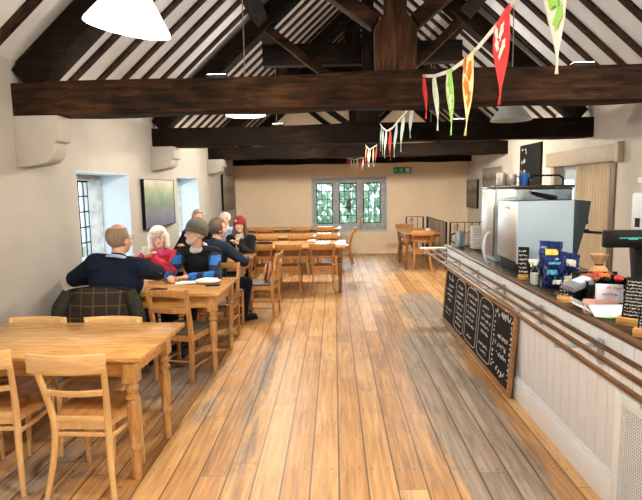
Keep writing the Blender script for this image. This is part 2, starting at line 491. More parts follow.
def wall_with_holes(name, mat, x0, x1, y0, y1, z0, z1, holes):
    m = MB(); ys = y0
    for (a, b, lo, hi) in sorted(holes):
        m.bx(x0, x1, ys, a, z0, z1)
        if lo > z0 + .01: m.bx(x0, x1, a, b, z0, lo)
        m.bx(x0, x1, a, b, hi, z1)
        ys = b
    m.bx(x0, x1, ys, y1, z0, z1)
    bmesh.ops.remove_doubles(m.bm, verts=m.bm.verts, dist=1e-5)
    return struct(m, name, mat, smooth=0)
WL = [(5.24, 6.60, .93, 1.97), (8.62, 10.02, .93, 1.985)]
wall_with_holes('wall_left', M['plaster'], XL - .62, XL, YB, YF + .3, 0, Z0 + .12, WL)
DR = (6.70, 8.40, 0.0, 2.02)
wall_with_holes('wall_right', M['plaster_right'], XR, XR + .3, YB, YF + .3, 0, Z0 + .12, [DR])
# far gable wall with the mullioned window opening
wx0, wx1, wz0, wz1 = -.60, 1.395, .60, 2.03
m = MB()
m.bx(XL - .3, wx0, YF, YF + .3, 0, Z0); m.bx(wx1, XR + .3, YF, YF + .3, 0, Z0)
m.bx(wx0, wx1, YF, YF + .3, 0, wz0); m.bx(wx0, wx1, YF, YF + .3, wz1, Z0)
m.prism([(XL - .3, Z0), (XR + .3, Z0), (XC, ZR + .35)], (0, YF, 0), (1, 0, 0), (0, 0, 1), (0, 1, 0), .3)
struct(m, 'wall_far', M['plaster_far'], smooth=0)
# wall behind the viewer
m = MB(); m.bx(XL - .3, XR + .3, YB - .2, YB, 0, Z0)
m.prism([(XL - .3, Z0), (XR + .3, Z0), (XC, ZR + .35)], (0, YB - .2, 0), (1, 0, 0), (0, 0, 1), (0, 1, 0), .2)
struct(m, 'wall_back', M['plaster'], smooth=0)
# plaster between the rafters
m = MB()
off = .085
for sgn in (-1, 1):
    xe = XL - .3 if sgn < 0 else XR + .3
    ze = Z0 + off + K * ((XL - (XL - .3)) * -1) if sgn < 0 else Z0 + off - K * .3
    A = [(xe, YB - .2, ze), (XC, YB - .2, ZR + off), (XC, YF + .3, ZR + off), (xe, YF + .3, ze)]
    lo = [m.bm.verts.new(Vector(a)) for a in A]; hi = [m.bm.verts.new(Vector(a) + Vector((0, 0, .08))) for a in A]
    m.bm.faces.new(lo); m.bm.faces.new(hi[::-1])
    for i in range(4): m.bm.faces.new((lo[i], lo[(i + 1) % 4], hi[(i + 1) % 4], hi[i]))
struct(m, 'ceiling', M['ceiling'], smooth=0)
m = MB(); m.bx(XL, XR, YF - .02, YF, 0, .09); struct(m, 'baseboard_far', M['plaster_far'], smooth=0)
m = MB(); m.bx(XL, XL + .02, 0, YF - .02, 0, .09); struct(m, 'baseboard_left', M['plaster'], smooth=0)

# rafters
ordn = ['first', 'second', 'third', 'fourth', 'fifth', 'sixth', 'seventh', 'eighth', 'ninth', 'tenth', 'eleventh', 'twelfth']
TY = [4.27, 7.52, 10.93, 13.66]
def rafter(side):
    m = MB()
    a = Vector((XL - .02, 0, Z0)) if side < 0 else Vector((XR + .02, 0, Z0))
    b = Vector((XC, 0, ZR))
    n = Vector((-K, 0, 1)).normalized() if side < 0 else Vector((K, 0, 1)).normalized()
    a += n * .07; b += n * .07
    m.bar(a, b, .105, .09, n)
    return m.build('common_rafter', M['rafter'], bevel=.008)
bayn = ['in front of the nearest truss', 'beyond the nearest truss', 'beyond the second truss', 'beyond the third truss']
for side, sn in ((-1, 'left'), (1, 'right')):
    proto = None; cnt = {}
    y = 2.36
    while y < 13.6:
        if all(abs(y - t + (0.05 * (0 if side > 0 else -1))) > .10 for t in TY) or True:
            bay = sum(y > t for t in TY[:3])
            cnt[bay] = cnt.get(bay, 0) + 1
            o = rafter(side) if proto is None else dup(proto)
            proto = proto or o
            o.location = (0, y + random.uniform(-.015, .015), 0)
            tag(o, f'dark rafter on {sn} roof slope, {ordn[cnt[bay]-1]} in the row {bayn[bay]}', 'rafter', f'common rafters on the {sn} roof slope')
        y += .41
# trusses
def truss(i, yc, rot, label):
    t = thing('roof_truss', label, 'roof truss', (XC, yc, 0), rot, 'king post roof trusses')
    hw = (XR - XL) / 2 + .12
    bx_, bz_ = (M['beam_x'], M['beam_z']) if i == 0 else (M['beam_dark'], M['beam_dark_z'])
    zb, zt = 2.375, 2.635
    m = MB()
    m.grid(lambda u, v: (0, 0, 0), 1, 1); m.bm.clear()
    # slightly uneven hewn beam
    N = 24
    def ring(k):
        x = -hw + 2 * hw * k / N
        j = lambda s: .008 * math.sin(k * s + i)
        return [(x, -.14 + j(1.7), zb + j(.9)), (x, .14 + j(1.1), zb + j(1.3)), (x, .14 + j(.7), zt + j(1.9)), (x, -.14 + j(2.1), zt + j(.6))]
    prev = None
    for k in range(N + 1):
        r = [m.bm.verts.new(Vector(p)) for p in ring(k)]
        if prev:
            for q in range(4): m.bm.faces.new((prev[q], prev[(q + 1) % 4], r[(q + 1) % 4], r[q]))
        else: m.bm.faces.new(r[::-1])
        prev = r
    m.bm.faces.new(prev)
    m.build('tie_beam', bx_, t, bevel=.012)
    # king post: broad foot with sloping shoulders, slimmer shaft
    m = MB()
    zs = 2.97
    poly = [(-.155, zt), (.155, zt), (.165, zs), (.085, zs + .10), (.08, ZR - .25), (-.08, ZR - .25), (-.085, zs + .10), (-.165, zs)]
    m.prism(poly, (.07, -.11, 0), (1, 0, 0), (0, 0, 1), (0, 1, 0), .22)
    m.build('king_post', bz_, t, bevel=.012)
    dz = .13
    for s in (-1, 1):
        m = MB()
        a = Vector((s * (hw - .22), 0, zt + .03)); b = Vector((0, 0, ZR - .19))
        m.bar(a, b, .24, .22)
        m.build('principal_rafter', M['beam_dark'], t, bevel=.012)
        m = MB()
        p = Vector((s * .15 + .07, 0, 3.02)); q = Vector((s * 1.38, 0, Z0 + K * (hw - .12 - 1.38) - .22))
        mid = (p + q) / 2 + Vector((0, 0, -.03))
        m.tube([p, (p + mid) / 2, mid, (mid + q) / 2, q], [(.075, .055)] * 5, 4, flat=(0, 1, 0))
        m.build('strut', M['beam_x'] if i < 2 else bx_, t, bevel=.008)
    return t
truss(0, TY[0], -.045, 'nearest king post truss, its heavy brown tie beam crossing the whole room')
truss(1, TY[1], -.05, 'second king post truss, with pale pendant lamps hanging in front of it')
truss(2, TY[2], -.03, 'third king post truss, dark beam just behind the second one')
truss(3, TY[3], -.01, 'farthest king post truss, black beam right against the far gable wall')
# collars
m = MB(); m.bx(-1.42, 1.42, -.08, .08, 3.50, 3.80)
tag(m.build('collar_beam', M['beam_dark'], bevel=.01, loc=(XC, TY[1] + .24, 0)), 'dark collar beam between the two purlins, above second tie beam', 'beam')
m = MB(); m.bx(-1.55, 1.55, -.08, .08, 3.93, 4.30)
tag(m.build('collar_beam', M['beam_dark'], bevel=.01, loc=(XC, TY[2] + .26, 0)), 'dark collar beam high over the third tie beam, beige gable showing underneath', 'beam')
# purlins
for s, nm in ((-1, 'left'), (1, 'right')):
    x = XC + s * 1.42
    m = MB(); rr = .5
    ang = math.atan(K) * (-s)
    zc = Z0 + K * (XC - XL - 1.42) - .10
    m.box((0, (YB + YF) / 2 + .5, 0), (.19, YF - YB - .6, .17), Euler((0, -ang if s < 0 else -ang, 0)))
    tag(m.build('purlin', M['beam_y'], bevel=.01, loc=(x, 0, zc)), f'long dark purlin running the length of the {nm} roof slope', 'beam')
m = MB(); m.bx(XC - .07, XC + .07, YB, YF, ZR - .16, ZR + .06)
tag(m.build('ridge_beam', M['beam_y'], bevel=.01), 'dark ridge beam along the top of the roof', 'beam')

# plaster corbels under the beam ends on the left wall
def corbel(n, y, w, h, d):
    m = MB()
    prof = [(0, 0), (d, 0), (d, -h * .50), (d - .045, -h * .52), (d - .045, -h * .66), (d - .065, -h * .80), (d - .11, -h * .90), (d - .2, -h * .95), (0, -h)]
    m.prism(prof, (XL, y - w / 2, 2.378), (1, 0, 0), (0, 0, 1), (0, 1, 0), w)
    struct(m, f'trim_{n}', M['plaster'], bevel=.01, smooth=40)
corbel(1, 4.36, .20, .42, .37); corbel(2, 7.62, .34, .34, .33); corbel(3, 10.95, .34, .3, .33)

# left windows (deep openings)
for n, (a, b, lo, hi) in ((1, WL[0]), (2, WL[1])):
    w = thing(f'window_{n}', '', 'window', (0, 0, 0)); del w['label']; del w['category']; w['kind'] = 'structure'
    xg = XL - .53; top = hi; hi = hi - .075
    m = MB()
    for k in range(11):
        yy = a + (b - a) * k / 10; tk = .022 if k in (0, 10) else (.005 if k % 2 else .008)
        m.bx(xg - .006, xg + .006, max(a, yy - tk), min(b, yy + tk), lo, hi)
    for k in range(6):
        zz = lo + (hi - lo) * k / 5; tk = .022 if k in (0, 5) else .008
        m.bx(xg - .006, xg + .006, a, b, max(lo, zz - tk), min(hi, zz + tk))
    m.build('window_frame', M['lead'], w, smooth=0)
    m = MB(); m.bx(xg - .004, xg + .004, a, b, lo, hi); m.build('window_glass', M['glass'], w, smooth=0)
    m = MB()
    m.bx(XL - .36, XL - .002, b - .012, b - .0005, lo, top); m.bx(XL - .36, XL - .002, a, a + .012, lo, top)
    m.bx(XL - .36, XL - .002, a, b, top - .012, top - .0005)
    m.build('window_reveal', M['reveal'], w, smooth=0)
    m = MB(); m.bx(XL - .52, XL - .355, b - .03, b - .002, lo, hi); m.bx(XL - .60, XL - .355, a, b, hi, top - .002); m.build('window_jamb', M['stonewarm'], w, smooth=0)
    m = MB(); m.bx(XL - .51, XL + .015, a, b, lo, lo + .025); m.build('window_sill', M['reveal'], w, smooth=0)
# far window
w = thing('window_3', '', '', (0, 0, 0)); del w['label']; del w['category']; w['kind'] = 'structure'
yg = YF + .17
m = MB()
for x0, x1, z0, z1 in ((wx0, wx1, wz0, wz0 + .03), (wx0, wx1, wz1 - .03, wz1), (wx0, wx0 + .03, wz0, wz1), (wx1 - .03, wx1, wz0, wz1)):
    m.bx(x0, x1, YF - .004, yg - .04, z0, z1)
m.build('window_reveal', M['reveal'], w, smooth=0)
lights = [(-.475, -.035), (.125, .60), (.765, 1.235)]
zl0, zl1 = .80, 1.875
m = MB()
xs = [wx0 + .03] + [v for l in lights for v in l] + [wx1 - .03]
for k in range(0, len(xs), 2): m.bx(xs[k], xs[k + 1], yg - .06, yg + .08, zl0, zl1)
m.bx(wx0 + .03, wx1 - .03, yg - .06, yg + .08, wz0 + .03, zl0); m.bx(wx0 + .03, wx1 - .03, yg - .06, yg + .08, zl1, wz1 - .03)
m.build('window_mullion', M['stone'], w, bevel=.012)
for (a, b) in lights:
    m = MB(); q = .026
    m.bx(a, a + q, yg - .02, yg + .02, zl0, zl1); m.bx(b - q, b, yg - .02, yg + .02, zl0, zl1)
    m.bx(a, b, yg - .02, yg + .02, zl0, zl0 + q); m.bx(a, b, yg - .02, yg + .02, zl1 - q, zl1)
    for k in (1, 2): m.bx(a + (b - a) * k / 3 - .007, a + (b - a) * k / 3 + .007, yg - .01, yg + .01, zl0, zl1)
    for k in range(1, 5): zz = zl0 + (zl1 - zl0) * k / 5; m.bx(a, b, yg - .01, yg + .01, zz - .007, zz + .007)
    f = m.build('window_casement', M['lead'], w, smooth=0)
    m = MB(); m.bx(a + .01, b - .01, yg - .003, yg + .003, zl0, zl1); m.build('window_glass', M['glass'], f, smooth=0)
m = MB(); m.bx(wx0, wx1, YF - .03, YF + .12, wz0 - .01, wz0 + .035); m.build('window_sill', M['reveal'], w, smooth=0)
# small ornament on the far sill
o = thing('figurine', 'small pale figurine standing on the sill of the far window', 'ornament', (.71, YF + .03, wz0 + .035))
m = MB(); m.lathe([(.05, 0), (.05, .015), (.02, .03), (.018, .12), (.04, .17), (.045, .22), (.02, .27), (.03, .30), (.028, .33), (.005, .35)]); m.build('body', M['brownpaper'], o)
m = MB(); m.bar((0, 0, .24), (.09, 0, .33), .025, .02); m.bar((0, 0, .24), (-.08, 0, .20), .025, .02); m.build('wing', M['f_white'], o)

# door on the right wall
d = thing('door_1', '', '', (0, 0, 0)); del d['label']; del d['category']; d['kind'] = 'structure'
m = MB(); m.bx(XR - .03, XR + .06, DR[1] - .01, DR[1] + .11, 0, 2.02); m.bx(XR + .02, XR + .10, 7.66, 7.74, 0, 2.02); m.build('door_frame', M['taupe'], d, bevel=.004)
m = MB(); m.bx(XR - .02, XR + .08, DR[0] - .10, DR[0] + .02, 0, 2.02); m.build('door_post', M['doorwood'], d, bevel=.004)
m = MB(); m.bx(XR + .05, XR + .056, DR[0] + .02, DR[1], .0, 2.02); m.build('door_glass', M['glass'], d, smooth=0)
m = MB(); m.bx(XR + .12, XR + .16, 7.74, DR[1], 0, 2.02); m.build('door_panel', M['white'], d, smooth=0)
m = MB(); m.bx(XR - .07, XR - .002, DR[0] - .17, DR[1] + .22, 2.02, 2.235); 
tag(m.build('pelmet', M['taupe'], bevel=.006), 'grey brown box pelmet over the curtained door on right wall', 'pelmet')
m = MB(); m.bx(XR - .08, XR - .002, DR[0] - .255, DR[0] - .175, 2.0, 2.25)
struct(m, 'trim_4', M['taupe'], bevel=.004)
m = MB()
m.grid(lambda u, v: (XR - .005 + .018 * math.sin(u * PI * 24), DR[0] + .03 + u * .92, .05 + 1.97 * v), 150, 6)
tag(m.build('curtain', M['curtain'], solid=.006, smooth=180), 'pleated beige curtain hanging under the pelmet on right wall', 'curtain')

# ------------------------------------------------------------------ outdoors
m = MB(); m.bx(-30, 30, -10, 45, -3.1, -3.0); struct(m, 'ground', M['grass'], smooth=0)
def tree(x, y, h, r, mat, label, seed, n=1100):
    rnd = random.Random(seed)
    t = thing('garden_tree', label, 'tree', (x, y, -3.0), 0, 'trees outside the windows')
    m = MB(); m.tube([(0, 0, 0), (.05, 0, h * .4), (0, .1, h * .8)], [.16, .12, .05], 8); m.build('trunk', M['bark'], t)
    m = MB()
    for k in range(n):
        while True:
            p = Vector((rnd.uniform(-1, 1), rnd.uniform(-1, 1), rnd.uniform(-1, 1)))
            if .25 < p.length < 1: break
        c = Vector((p.x * r, p.y * r, h * .58 + p.z * h * .42))
        e = Euler((rnd.uniform(0, 6), rnd.uniform(0, 6), rnd.uniform(0, 6))).to_matrix(); s = rnd.uniform(.08, .2)
        vs = [m.bm.verts.new(c + e @ Vector(q) * s) for q in ((-1, 0, 0), (0, -.5, .1), (1, 0, 0), (0, .5, .1))]
        m.bm.faces.new(vs)
    m.build('foliage', mat, t, smooth=0)
tree(-1.6, 16.6, 6.0, 1.25, M['leaf'], 'green leafy tree outside the left light of the far window', 1)
tree(.45, 17.4, 6.6, 1.25, M['leaf2'], 'pale green tree outside the middle of the far window', 2)
tree(2.4, 16.9, 5.4, 1.2, M['leaf'], 'green bushy tree outside the right light of the far window', 3)
tree(-7.6, 11.5, 5.0, 1.8, M['leaf2'], 'pale green tree outside the nearer left window', 4, 900)

# ------------------------------------------------------------------ pictures and signs on the walls
def picture(label, x, y0, y1, z0, z1, mat, side, frame=M['black'], tilt=0):
    o = thing('picture', label, 'picture', (x, (y0 + y1) / 2, (z0 + z1) / 2))
    L, H = y1 - y0, z1 - z0
    m = MB(); m.box((0, 0, 0), (.03, L, H)); m.build('canvas', mat, o, smooth=0)
    m = MB(); q = .006
    for s in (-1, 1):
        m.box((0, s * (L / 2 + q / 2), 0), (.045, q, H + 2 * q)); m.box((0, 0, s * (H / 2 + q / 2)), (.045, L, q))
    m.build('frame', frame, o, smooth=0)
    return o
picture('green and lilac landscape picture between the two left windows', XL + .03, 6.98, 8.28, 1.24, 1.91, M['landscape'], -1)
picture('brown picture on left wall near the far corner', XL + .03, 12.0, 13.3, 1.27, 2.1, M['sepia'], -1)
picture('dark brown picture on right wall closest to the far corner', XR - .03, 12.75, 13.72, 1.2, 1.89, M['sepia'], 1)
picture('mottled brown picture on right wall above the coffee machine', XR - .03, 11.05, 12.3, 1.55, 2.13, M['sepia'], 1, M['sepia'])

def squig(mb, origin, ax, ay, an, x0, x1, y, h, rnd, w=.006, t=.0015):
    """a line of scribbled chalk lettering as small raised strokes"""
    origin, ax, ay, an = Vector(origin), Vector(ax), Vector(ay), Vector(an)
    x = x0
    while x < x1 - h * .4:
        ww = h * rnd.uniform(.35, .7)
        pts = [(x, y + rnd.uniform(0, h)), (x + ww * .4, y + rnd.uniform(0, h)), (x + ww * .6, y + rnd.uniform(0, h)), (x + ww, y + rnd.uniform(0, h))]
        for (a, b), (c, d_) in zip(pts, pts[1:]):
            p = origin + ax * a + ay * b + an * t; q = origin + ax * c + ay * d_ + an * t
            if (q - p).length > 1e-4: mb.bar(p, q, w, t * 2, an)
        x += ww + h * rnd.uniform(.12, .3)
        if rnd.random() < .14: x += h * .5

# tall wall chalkboard
o = thing('wall_chalkboard', 'tall black menu board with white chalk hung on right wall behind coffee machine', 'chalkboard', (XR - .02, 9.42, 2.06))
m = MB(); m.box((0, 0, -.18), (.03, .98, 1.16)); m.build('board', M['slate'], o, smooth=0)
m = MB(); rnd = random.Random(5)
fr = ((-.016, .49, -.76), (0, -1, 0), (0, 0, 1), (-1, 0, 0))
squig(m, *fr, .1, .35, .98, .12, rnd, .018); squig(m, *fr, .1, .30, .82, .1, rnd, .018)
squig(m, *fr, .08, .30, .66, .06, rnd, .01); squig(m, *fr, .06, .4, .48, .07, rnd, .012)
for k, z in enumerate((.36, .27, .19, .10)): squig(m, *fr, .1, .92, z, .05, rnd, .010)
m.build('chalk_lettering', M['chalk'], o, smooth=0)
# exit sign
p = at(402.5, 170.2, YF)
o = thing('exit_sign', 'small green emergency exit sign on far wall right of the window', 'sign', (p.x, YF - .012, p.z))
m = MB(); m.box((0, 0, 0), (.46, .02, .165)); m.build('plate', M['green_exit'], o, smooth=0)
m = MB()
m.ell((-.03, -.012, .045), (.016, .004, .016), None, 8, 6)
for a, b in (((-.03, .03), (-.045, -.02)), ((-.045, -.02), (-.015, -.06)), ((-.045, -.02), (-.09, -.05)), ((-.035, .02), (.01, 0)), ((-.035, .02), (-.085, .01))):
    m.bar((a[0], -.012, a[1]), (b[0], -.012, b[1]), .014, .004, (0, 1, 0))
m.build('running_figure', M['f_mint'], o, smooth=0)
m = MB()
for a, b in (((-.20, -.0), (-.13, 0)), ((-.20, 0), (-.17, .035)), ((-.20, 0), (-.17, -.035))):
    m.bar((a[0], -.012, a[1]), (b[0], -.012, b[1]), .014, .004, (0, 1, 0))
m.build('arrow', M['f_mint'], o, smooth=0)
m = MB(); m.bx(.08, .19, -.014, -.01, -.06, .06)
m.build('doorway_mark', M['f_mint'], o, smooth=0)
p = at(470, 212.5, YF)
m = MB(); m.box((0, 0, 0), (.10, .015, .15))
tag(m.build('small_notice', M['f_mint'], loc=(3.28, YF - .01, 1.10), smooth=0), 'tiny green notice on far wall under the dark brown picture', 'sign')
# white dispenser at right
o = thing('towel_dispenser', 'white wall dispenser on right wall beside the door post', 'dispenser', (XR - .002, 5.86, 1.42))
m = MB(); m.bx(-.14, 0, -.14, .14, -.22, .22); m.build('body', M['white'], o, bevel=.03)
m = MB(); m.bx(-.15, -.138, -.05, .03, -.16, -.06); m.build('opening', M['black'], o, smooth=0)
m = MB(); m.bx(-.05, 0, -.06, .06, -.03, .03)
tag(m.build('switch_box', M['white'], bevel=.008, loc=(XR - .002, 6.0, 1.78)), 'small white switch box on right wall above the dispenser', 'switch')

# ------------------------------------------------------------------ lamps
def lamp(label, x, y, zrim, lit, ztop, tilt=(0, 0), r=.225, W=75):
    o = thing('pendant_lamp', label, 'lamp', (x, y, zrim), 0, 'conical pendant lamps on long cords')
    rot = Euler((tilt[0], tilt[1], 0)).to_matrix().to_4x4()
    m = MB(); N = 32
    prof = [(r, 0), (r * .98, .012), (r * .62, .115), (r * .36, .185), (r * .22, .205), (.03, .21)]
    rings = [[m.bm.verts.new(rot @ Vector((a * math.cos(2 * PI * k / N), a * math.sin(2 * PI * k / N), z))) for k in range(N)] for a, z in prof]
    for A, B in zip(rings, rings[1:]):
        for k in range(N): m.bm.faces.new((A[k], A[(k + 1) % N], B[(k + 1) % N], B[k]))
    m.build('shade', M['lampon'] if lit else M['lampoff'], o, solid=.004, smooth=60)
    m = MB(); m.lathe([(.022, .20), (.028, .22), (.02, .27), (.008, .29)], seg=12); m.build('cap', M['white'] if lit else M['steel_cool'], o)
    m = MB(); m.ell((0, 0, .09), (.045, .045, .055)); m.build('bulb', M['bulb'] if lit else M['ceramic'], o)
    m = MB(); m.tube([(0, 0, .28), (.005, 0, (ztop - zrim) * .5), (0, 0, ztop - zrim)], .006, 6); m.build('cord', M['cord'], o)
    if lit:
        ld = bpy.data.lights.new('pendant_light', 'POINT'); ld.energy = W; ld.color = (1, .86, .68); ld.shadow_soft_size = .06
        l = bpy.data.objects.new('pendant_light', ld); C.objects.link(l); l.parent = o; l.location = (0, 0, -.03)
    return o
LAMP_W = 44
def rz(x): return Z0 + K * min(x - XL, XR - x)
lamp('large lit white cone lamp at upper left, nearest the viewer', -.985, 2.6, 2.53, True, rz(-.985), (0.05, .17), .20, 60)
lamp('lit white cone lamp hanging behind the nearest beam on left side', -1.0, 6.1, 2.595, True, rz(-1.0), W=85)
lamp('unlit grey cone lamp hanging behind the nearest beam on right side', 2.02, 6.1, 2.475, False, rz(2.02))
lamp('small lit cone lamp far back behind the row of pennants', 1.72, 9.4, 2.58, True, rz(1.72), W=130)
lamp('lit cone lamp far back on the left, mostly behind second beam', -1.0, 9.4, 2.62, True, rz(-1.0), W=130)
lamp('lit cone lamp overhead at right above the counter', 2.0, 2.6, 2.62, True, rz(2.0), W=70)
lamp('added unseen cone lamp behind us for fill light, left side', -1.0, -.7, 2.62, True, rz(-1.0), W=115)  # this pair behind the camera is unseen, added as fill light
lamp('added unseen cone lamp behind us for fill light, right side', 1.6, -.7, 2.62, True, rz(1.6), W=115)

def uplighter(label, x, y, z):
    o = thing('uplighter', label, 'light', (x, y, z), 0, 'slim uplighters on the tie beams')
    m = MB(); m.bx(-.085, .085, -.05, .05, 0, .035); m.build('housing', M['machine_dk'], o, bevel=.006)
    m = MB(); m.bx(-.075, .075, -.04, .04, .0355, .038); m.build('lens', M['bulb'], o, smooth=0)
    ld = bpy.data.lights.new('uplight', 'AREA'); ld.shape = 'RECTANGLE'; ld.size = .15; ld.size_y = .08; ld.energy = UP_W; ld.color = (1, .93, .84)
    l = bpy.data.objects.new('uplight', ld); C.objects.link(l); l.parent = o; l.location = (0, 0, .045); l.rotation_euler = (PI, 0, 0)
UP_W = 14
uplighter('slim grey uplighter on top of nearest tie beam, left side', -.93, TY[0] + .06, 2.636)
uplighter('slim grey uplighter on top of nearest tie beam, right side', 1.93, TY[0] - .06, 2.636)
uplighter('slim grey uplighter on top of second tie beam, left side', -.79, TY[1] + .06, 2.636)
uplighter('slim grey uplighter on top of second tie beam, right side', 1.75, TY[1] - .06, 2.636)

# ------------------------------------------------------------------ furniture
def turned_leg(h, r=.036):
    m = MB()
    m.bx(-.042, .042, -.042, .042, h - .16, h)
    p = [(r * .62, 0), (r * .72, .02), (r * .80, .15), (r * .78, .19), (r * 1.0, .20), (r * 1.05, .215), (r * 1.0, .23), (r * .80, .24),
         (r * .95, .32), (r * 1.05, .42), (r * .98, .485), (r * .72, .50), (r * .72, .508), (r * 1.12, .518), (r * 1.15, .53), (r * .75, .545),
         (r * 1.0, .565), (r * 1.1, .58), (r * .95, .60), (r * .70, .61), (r * 1.1, .618), (r * 1.1, .628), (r * .9, h - .155)]
    sc = (h - .155) / (h - .155)
    m.lathe(p, seg=14)
    return m
def table(label, x0, x1, y0, y1, leg_in=(.10, .13), mats=None, rot=0, h=.79):
    mt, ml = mats or (M['pine'], M['pine_end'])
    cx, cy = (x0 + x1) / 2, (y0 + y1) / 2; L, W = x1 - x0, y1 - y0
    t = thing('dining_table', label, 'table', (cx, cy, 0), rot, 'pine dining tables with turned legs')
    m = MB(); m.box((0, 0, h - .015), (L, W, .03)); m.build('tabletop', mt, t, bevel=.006)
    lx, ly = L / 2 - leg_in[0], W / 2 - leg_in[1]
    m = MB()
    for s in (-1, 1):
        m.box((0, s * ly, h - .095), (2 * lx - .07, .022, .125)); m.box((s * lx, 0, h - .095), (.022, 2 * ly - .07, .125))
    m.build('apron', ml if mats else M['pine'], t, smooth=0)
    for sx in (-1, 1):
        for sy in (-1, 1):
            o = turned_leg(h - .03).build('leg', ml, t, bevel=0, smooth=40, loc=(sx * lx, sy * ly, 0))
    return t

def chair_a(mats):
    """bentwood cafe chair: curved rails wrapped on the rear posts"""
    mw, mr, ms = mats
    t = thing('cafe_chair', 'x', 'chair')
    def post(z):
        y = -.045 + .075 * math.sin(min(z, .62) / .62 * PI * .62) if z < .45 else (.0255 - (z - .45) ** 1.25 * .30)
        x = .200 - .045 * math.sin(min(1, z / .45) * PI / 2) + max(0, z - .45) * .10
        return x, y
    def rail(z0, z1, bow, t_=.018, ov=0.0):
        m = MB(); n = 16
        zc = (z0 + z1) / 2; x, y = post(zc); x += ov
        pts = [(-x + 2 * x * k / n, y - bow * math.sin(PI * k / n) - (.016 if ov else 0), zc) for k in range(n + 1)]
        m.tube(pts, [(t_ / 2, (z1 - z0) / 2)] * (n + 1), 4, flat=(0, 1, 0))
        return m
    for s in (-1, 1):
        m = MB()
        zz = [0, .1, .2, .3, .4, .47, .55, .63, .71, .79, .875]
        m.tube([(s * post(z)[0], post(z)[1], z) for z in zz], [.0150, .0165, .018, .0195, .0205, .020, .019, .018, .017, .0165, .0155], 10)
        m.build('rear_leg', mw, t)
    rail(.785, .892, .042, .016, .026).build('top_rail', mr, t, bevel=.004)
    rail(.632, .666, .030, .014).build('slat', mr, t, bevel=.003)
    rail(.455, .492, .0, .016).build('rear_apron', mr, t, bevel=.003)
    for s in (-1, 1):
        m = MB(); m.tube([(s * .175, .39, .46), (s * .178, .40, .2), (s * .18, .41, 0)], [.0185, .0165, .0125], 10); m.build('front_leg', mw, t)
    # seat
    m = MB(); pol = []
    for (x, y) in ((-.165, .02), (.165, .02)): pol.append((x, y))
    for k in range(13):
        a = -.15 * PI + k / 12 * 1.3 * PI
        pol.append((.208 * math.cos(a) * (1 if abs(math.cos(a)) < .9 else 1), .25 + .185 * math.sin(a)))
    m.prism(pol, (0, 0, .457), (1, 0, 0), (0, 1, 0), (0, 0, 1), .026)
    m.build('seat', ms, t, bevel=.007)
    m = MB(); q = [(x * .93, .02 + (y - .02) * .95) for x, y in pol]
    m.prism(q, (0, 0, .415), (1, 0, 0), (0, 1, 0), (0, 0, 1), .043); m.build('seat_frame', mw, t)
    m = MB(); n = 8
    m.tube([(-.158 + .316 * k / n, .025, .385) for k in range(n + 1)], [(.007, .013)] * (n + 1), 4, flat=(0, 1, 0))
    m.build('stretcher', mr, t, bevel=.003)
    for s in (-1, 1):
        m = MB(); m.tube([(s * .158, .02, .36), (s * .178, .2, .36), (s * .175, .39, .36)], [(.007, .012)] * 3, 4, flat=(1, 0, 0)); m.build('stretcher', mr, t, bevel=.003)
    return t
def chair_b(mats):
    """ladder-back chair: straight posts, arched slats, doubled stretchers"""
    mw, ms = mats
    t = thing('ladderback_chair', 'x', 'chair')
    for s in (-1, 1):
        m = MB(); m.tube([(s * .185, -.02, 0), (s * .185, .0, .45), (s * .195, -.075, .885)], [(.016, .018), (.019, .021), (.015, .017)], 4, flat=(0, 1, 0)); m.build('rear_leg', mw, t, bevel=.004)
    def yb(z): return -.075 * (z - .45) / .435
    for z0, z1 in ((.80, .865), (.655, .705)):
        m = MB(); zc = (z0 + z1) / 2; n = 10
        m.tube([(-.18 + .36 * k / n, yb(zc) - .02 * math.sin(PI * k / n), zc + (.012 * math.sin(PI * k / n) if z0 > .75 else 0)) for k in range(n + 1)], [(.008, (z1 - z0) / 2)] * (n + 1), 4, flat=(0, 1, 0))
        m.build('slat', mw, t, bevel=.003)
    for s in (-1, 1):
        m = MB(); m.tube([(s * .19, .40, .45), (s * .19, .40, 0)], [(.019, .019), (.015, .015)], 4, flat=(0, 1, 0)); m.build('front_leg', mw, t, bevel=.004)
    m = MB(); m.prism([(-.185, -.005), (.185, -.005), (.215, .42), (-.215, .42)], (0, 0, .445), (1, 0, 0), (0, 1, 0), (0, 0, 1), .028); m.build('seat', ms, t, bevel=.008)
    m = MB()
    for s in (-1, 1): m.bar((s * .185, .0, .415), (s * .19, .40, .415), .018, .055)
    m.bar((-.185, 0, .415), (.185, 0, .415), .018, .055); m.bar((-.19, .4, .415), (.19, .4, .415), .018, .055); m.build('seat_frame', mw, t, smooth=0)
    for s in (-1, 1):
        for z in (.14, .26):
            m = MB(); m.tube([(s * .185, -.01, z), (s * .19, .40, z)], .010, 8); m.build('stretcher', mw, t)
    m = MB(); m.tube([(-.185, -.012, .20), (.185, -.012, .20)], .010, 8); m.build('stretcher', mw, t)
    return t

